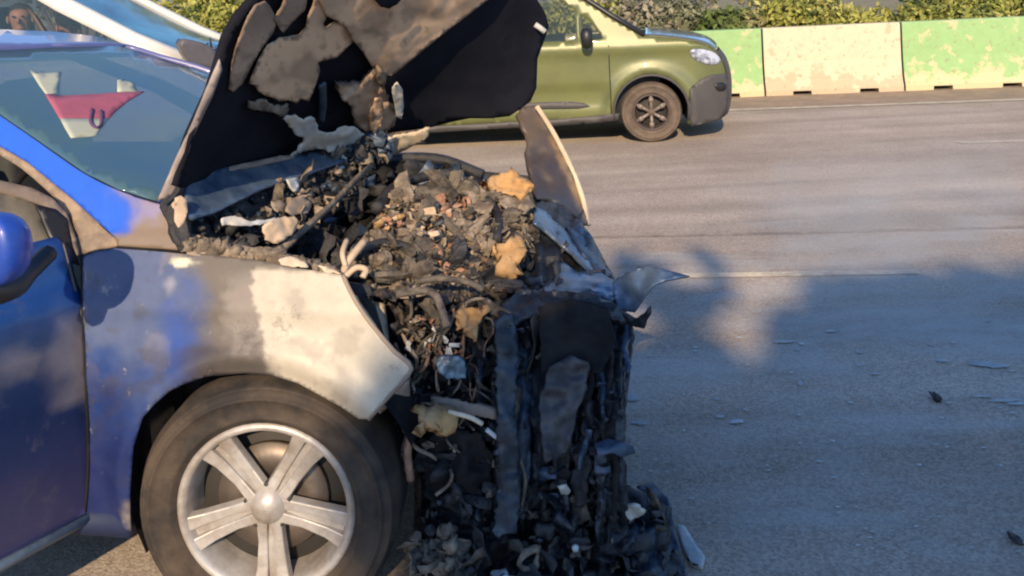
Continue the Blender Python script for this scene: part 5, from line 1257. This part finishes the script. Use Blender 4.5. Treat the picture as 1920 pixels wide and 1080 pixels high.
# thin streaks of dried extinguisher foam on the road
V, Fc = [], []
rnd = random.Random(8)
def blob(x, y, w_, h_):
    k = len(V); n = 18; o = rnd.uniform(0, 50)
    V.append(gpix(x, y, .008))
    for i in range(n):
        A = 2 * math.pi * i / n; r = 1 + .55 * nz((math.cos(A) * 1.5, math.sin(A) * 1.5, o)); V.append(gpix(x + w_ * math.cos(A) * r, y + h_ * math.sin(A) * r, .006))
    for i in range(n): Fc.append((k, k + 1 + (i + 1) % n, k + 1 + i))
M['foam'].node_tree.nodes['Principled BSDF'].inputs['Roughness'].default_value = .9
for b in ((1380, 790, 13, 4), (1350, 780, 8, 3), (1840, 682, 26, 4), (1868, 685, 24, 4), (1880, 750, 30, 3), (1912, 756, 20, 3), (1840, 742, 20, 2), (1765, 675, 12, 3), (1185, 745, 9, 8), (1198, 792, 16, 3), (1500, 718, 5, 4), (1470, 640, 20, 2), (1560, 620, 14, 2), (1640, 700, 10, 2), (1303, 650, 5, 2)): blob(*b)
for i in range(110):
    x = rnd.uniform(1190, 1915); y = rnd.uniform(600, 1070) ; w_ = rnd.uniform(1, 4); blob(x, y, w_ * 1.6, w_ * .5)
kind(mesh_obj('foam_residue', V, Fc, M['foam'], smooth=False), 'stuff')

# ------------------------------------------------------------------ roadside tree behind the photographer (its shade lies on the road in front of the car)
Lh = Vector((L.x, L.y, 0)).normalized()
Ql = Vector((L.y, -L.x, 0)).normalized()          # to the right, across the light
def shade_tree(q0, q1, g0, g1, back, n, label, seed, leaf=.10):
    """crown that shades the road between g0 and g1 (depth) and q0..q1 (across the light)"""
    rnd = random.Random(seed); V, Fc, cl = [], [], []
    zc = (back + (g0 + g1) / 2 / Lh.y * 1.0) * math.tan(SUN_EL)
    lum = []
    def P3(q, g, dz=0.0):      # point of the crown plane lying on the sun ray that ends at ground depth g
        G = Ql * q; G = G + Lh * ((g - G.y) / Lh.y); d = (G.y + back) / Lh.y
        return G - Lh * d + Vector((0, 0, d * math.tan(SUN_EL)))
    nq = max(3, int((q1 - q0) / .42)); ng = max(3, int((g1 - g0) / .8))
    for i in range(nq + 1):
        for j in range(ng + 1):
            q = q0 + (q1 - q0) * i / nq; gg = g0 + (g1 - g0) * j / ng
            if j == ng and rnd.random() < .45: continue
            if j == ng - 1 and rnd.random() < .12: continue
            lum.append((P3(q + rnd.uniform(-.12, .12), gg + rnd.uniform(-.3, .3) + .55 * nz((q * 1.3, seed, 0)) * (j == ng)) + Lh * rnd.uniform(-.5, .5), rnd.uniform(.30, .46) if j < ng else rnd.uniform(.14, .28), rnd.choice(DG)))
    C = sum((l[0] for l in lum), Vector()) / len(lum)
    for i in range(n):
        c, s_, co = rnd.choice(lum); d = Vector((rnd.gauss(0, 1), rnd.gauss(0, 1), rnd.gauss(0, 1))).normalized()
        p = c + d * s_ * (rnd.random() ** .45) * 1.25
        tg_ = -p.z / L.z; gy_ = (p + L * tg_).y
        if fnz(p, 2.6, 3, seed) < -.30 + .34 * sstep(g1 - 1.6, g1 + .2, gy_): continue
        u = Vector((rnd.gauss(0, 1), rnd.gauss(0, 1), rnd.gauss(0, 1))).normalized(); w = u.cross(Vector((rnd.gauss(0, 1), rnd.gauss(0, 1), rnd.gauss(0, 1)))).normalized()
        l = leaf * rnd.uniform(.6, 1.4); k = len(V); V += [p - u * l, p + w * l * .45, p + u * l, p - w * l * .45]; Fc.append((k, k + 1, k + 2, k + 3)); cl += [co] * 4
    b = Vector((C.x, C.y, 0)); g = empty('roadside_tree', b, label, 'tree', 'roadside trees behind the photographer')
    mesh_obj('crown', V, Fc, M['leaf'], g, False, cols=cl)
    stems('trunk', b, C, (1.0, .8, .8), g, 6, .12, seed)
shade_tree(-.12, 1.3, .4, 3.9, 9.0, 30000, 'roadside tree behind the photographer shading the road in front of the burnt bumper', 71)
shade_tree(1.7, 3.6, .0, 3.9, 11.5, 24000, 'second roadside tree behind the photographer, further right along the road', 72)

# thin smoke drifting low over the road beside the wreck
def smoke():
    C = Vector((2.5, 4.1, .32)); V, Fc = [], []
    n = 14
    for i in range(n + 1):
        ph = math.pi * i / n
        for j in range(2 * n):
            th = math.pi * j / n; V.append(C + Vector((1.75 * math.sin(ph) * math.cos(th), 1.25 * math.sin(ph) * math.sin(th), .34 * math.cos(ph))))
    for i in range(n):
        for j in range(2 * n): Fc.append((i * 2 * n + j, (i + 1) * 2 * n + j, (i + 1) * 2 * n + (j + 1) % (2 * n), i * 2 * n + (j + 1) % (2 * n)))
    Mt = bpy.data.materials.new('smoke'); Mt.use_nodes = True; N = Mt.node_tree.nodes; K = Mt.node_tree.links
    N.remove(N['Principled BSDF']); pv = N.new('ShaderNodeVolumePrincipled'); pv.inputs['Color'].default_value = (.78, .86, .92, 1)
    geo = N.new('ShaderNodeNewGeometry'); t = N.new('ShaderNodeTexNoise'); t.inputs['Scale'].default_value = 1.6; t.inputs['Detail'].default_value = 4; t.inputs['Distortion'].default_value = .8
    K.new(geo.outputs['Position'], t.inputs['Vector'])
    r_ = N.new('ShaderNodeMapRange'); r_.inputs[1].default_value = .45; r_.inputs[2].default_value = .72; r_.inputs[4].default_value = .5; K.new(t.outputs[0], r_.inputs[0])
    K.new(r_.outputs[0], pv.inputs['Density']); K.new(pv.outputs[0], N['Material Output'].inputs['Volume'])
    kind(mesh_obj('smoke', V, Fc, Mt), 'stuff')
smoke()
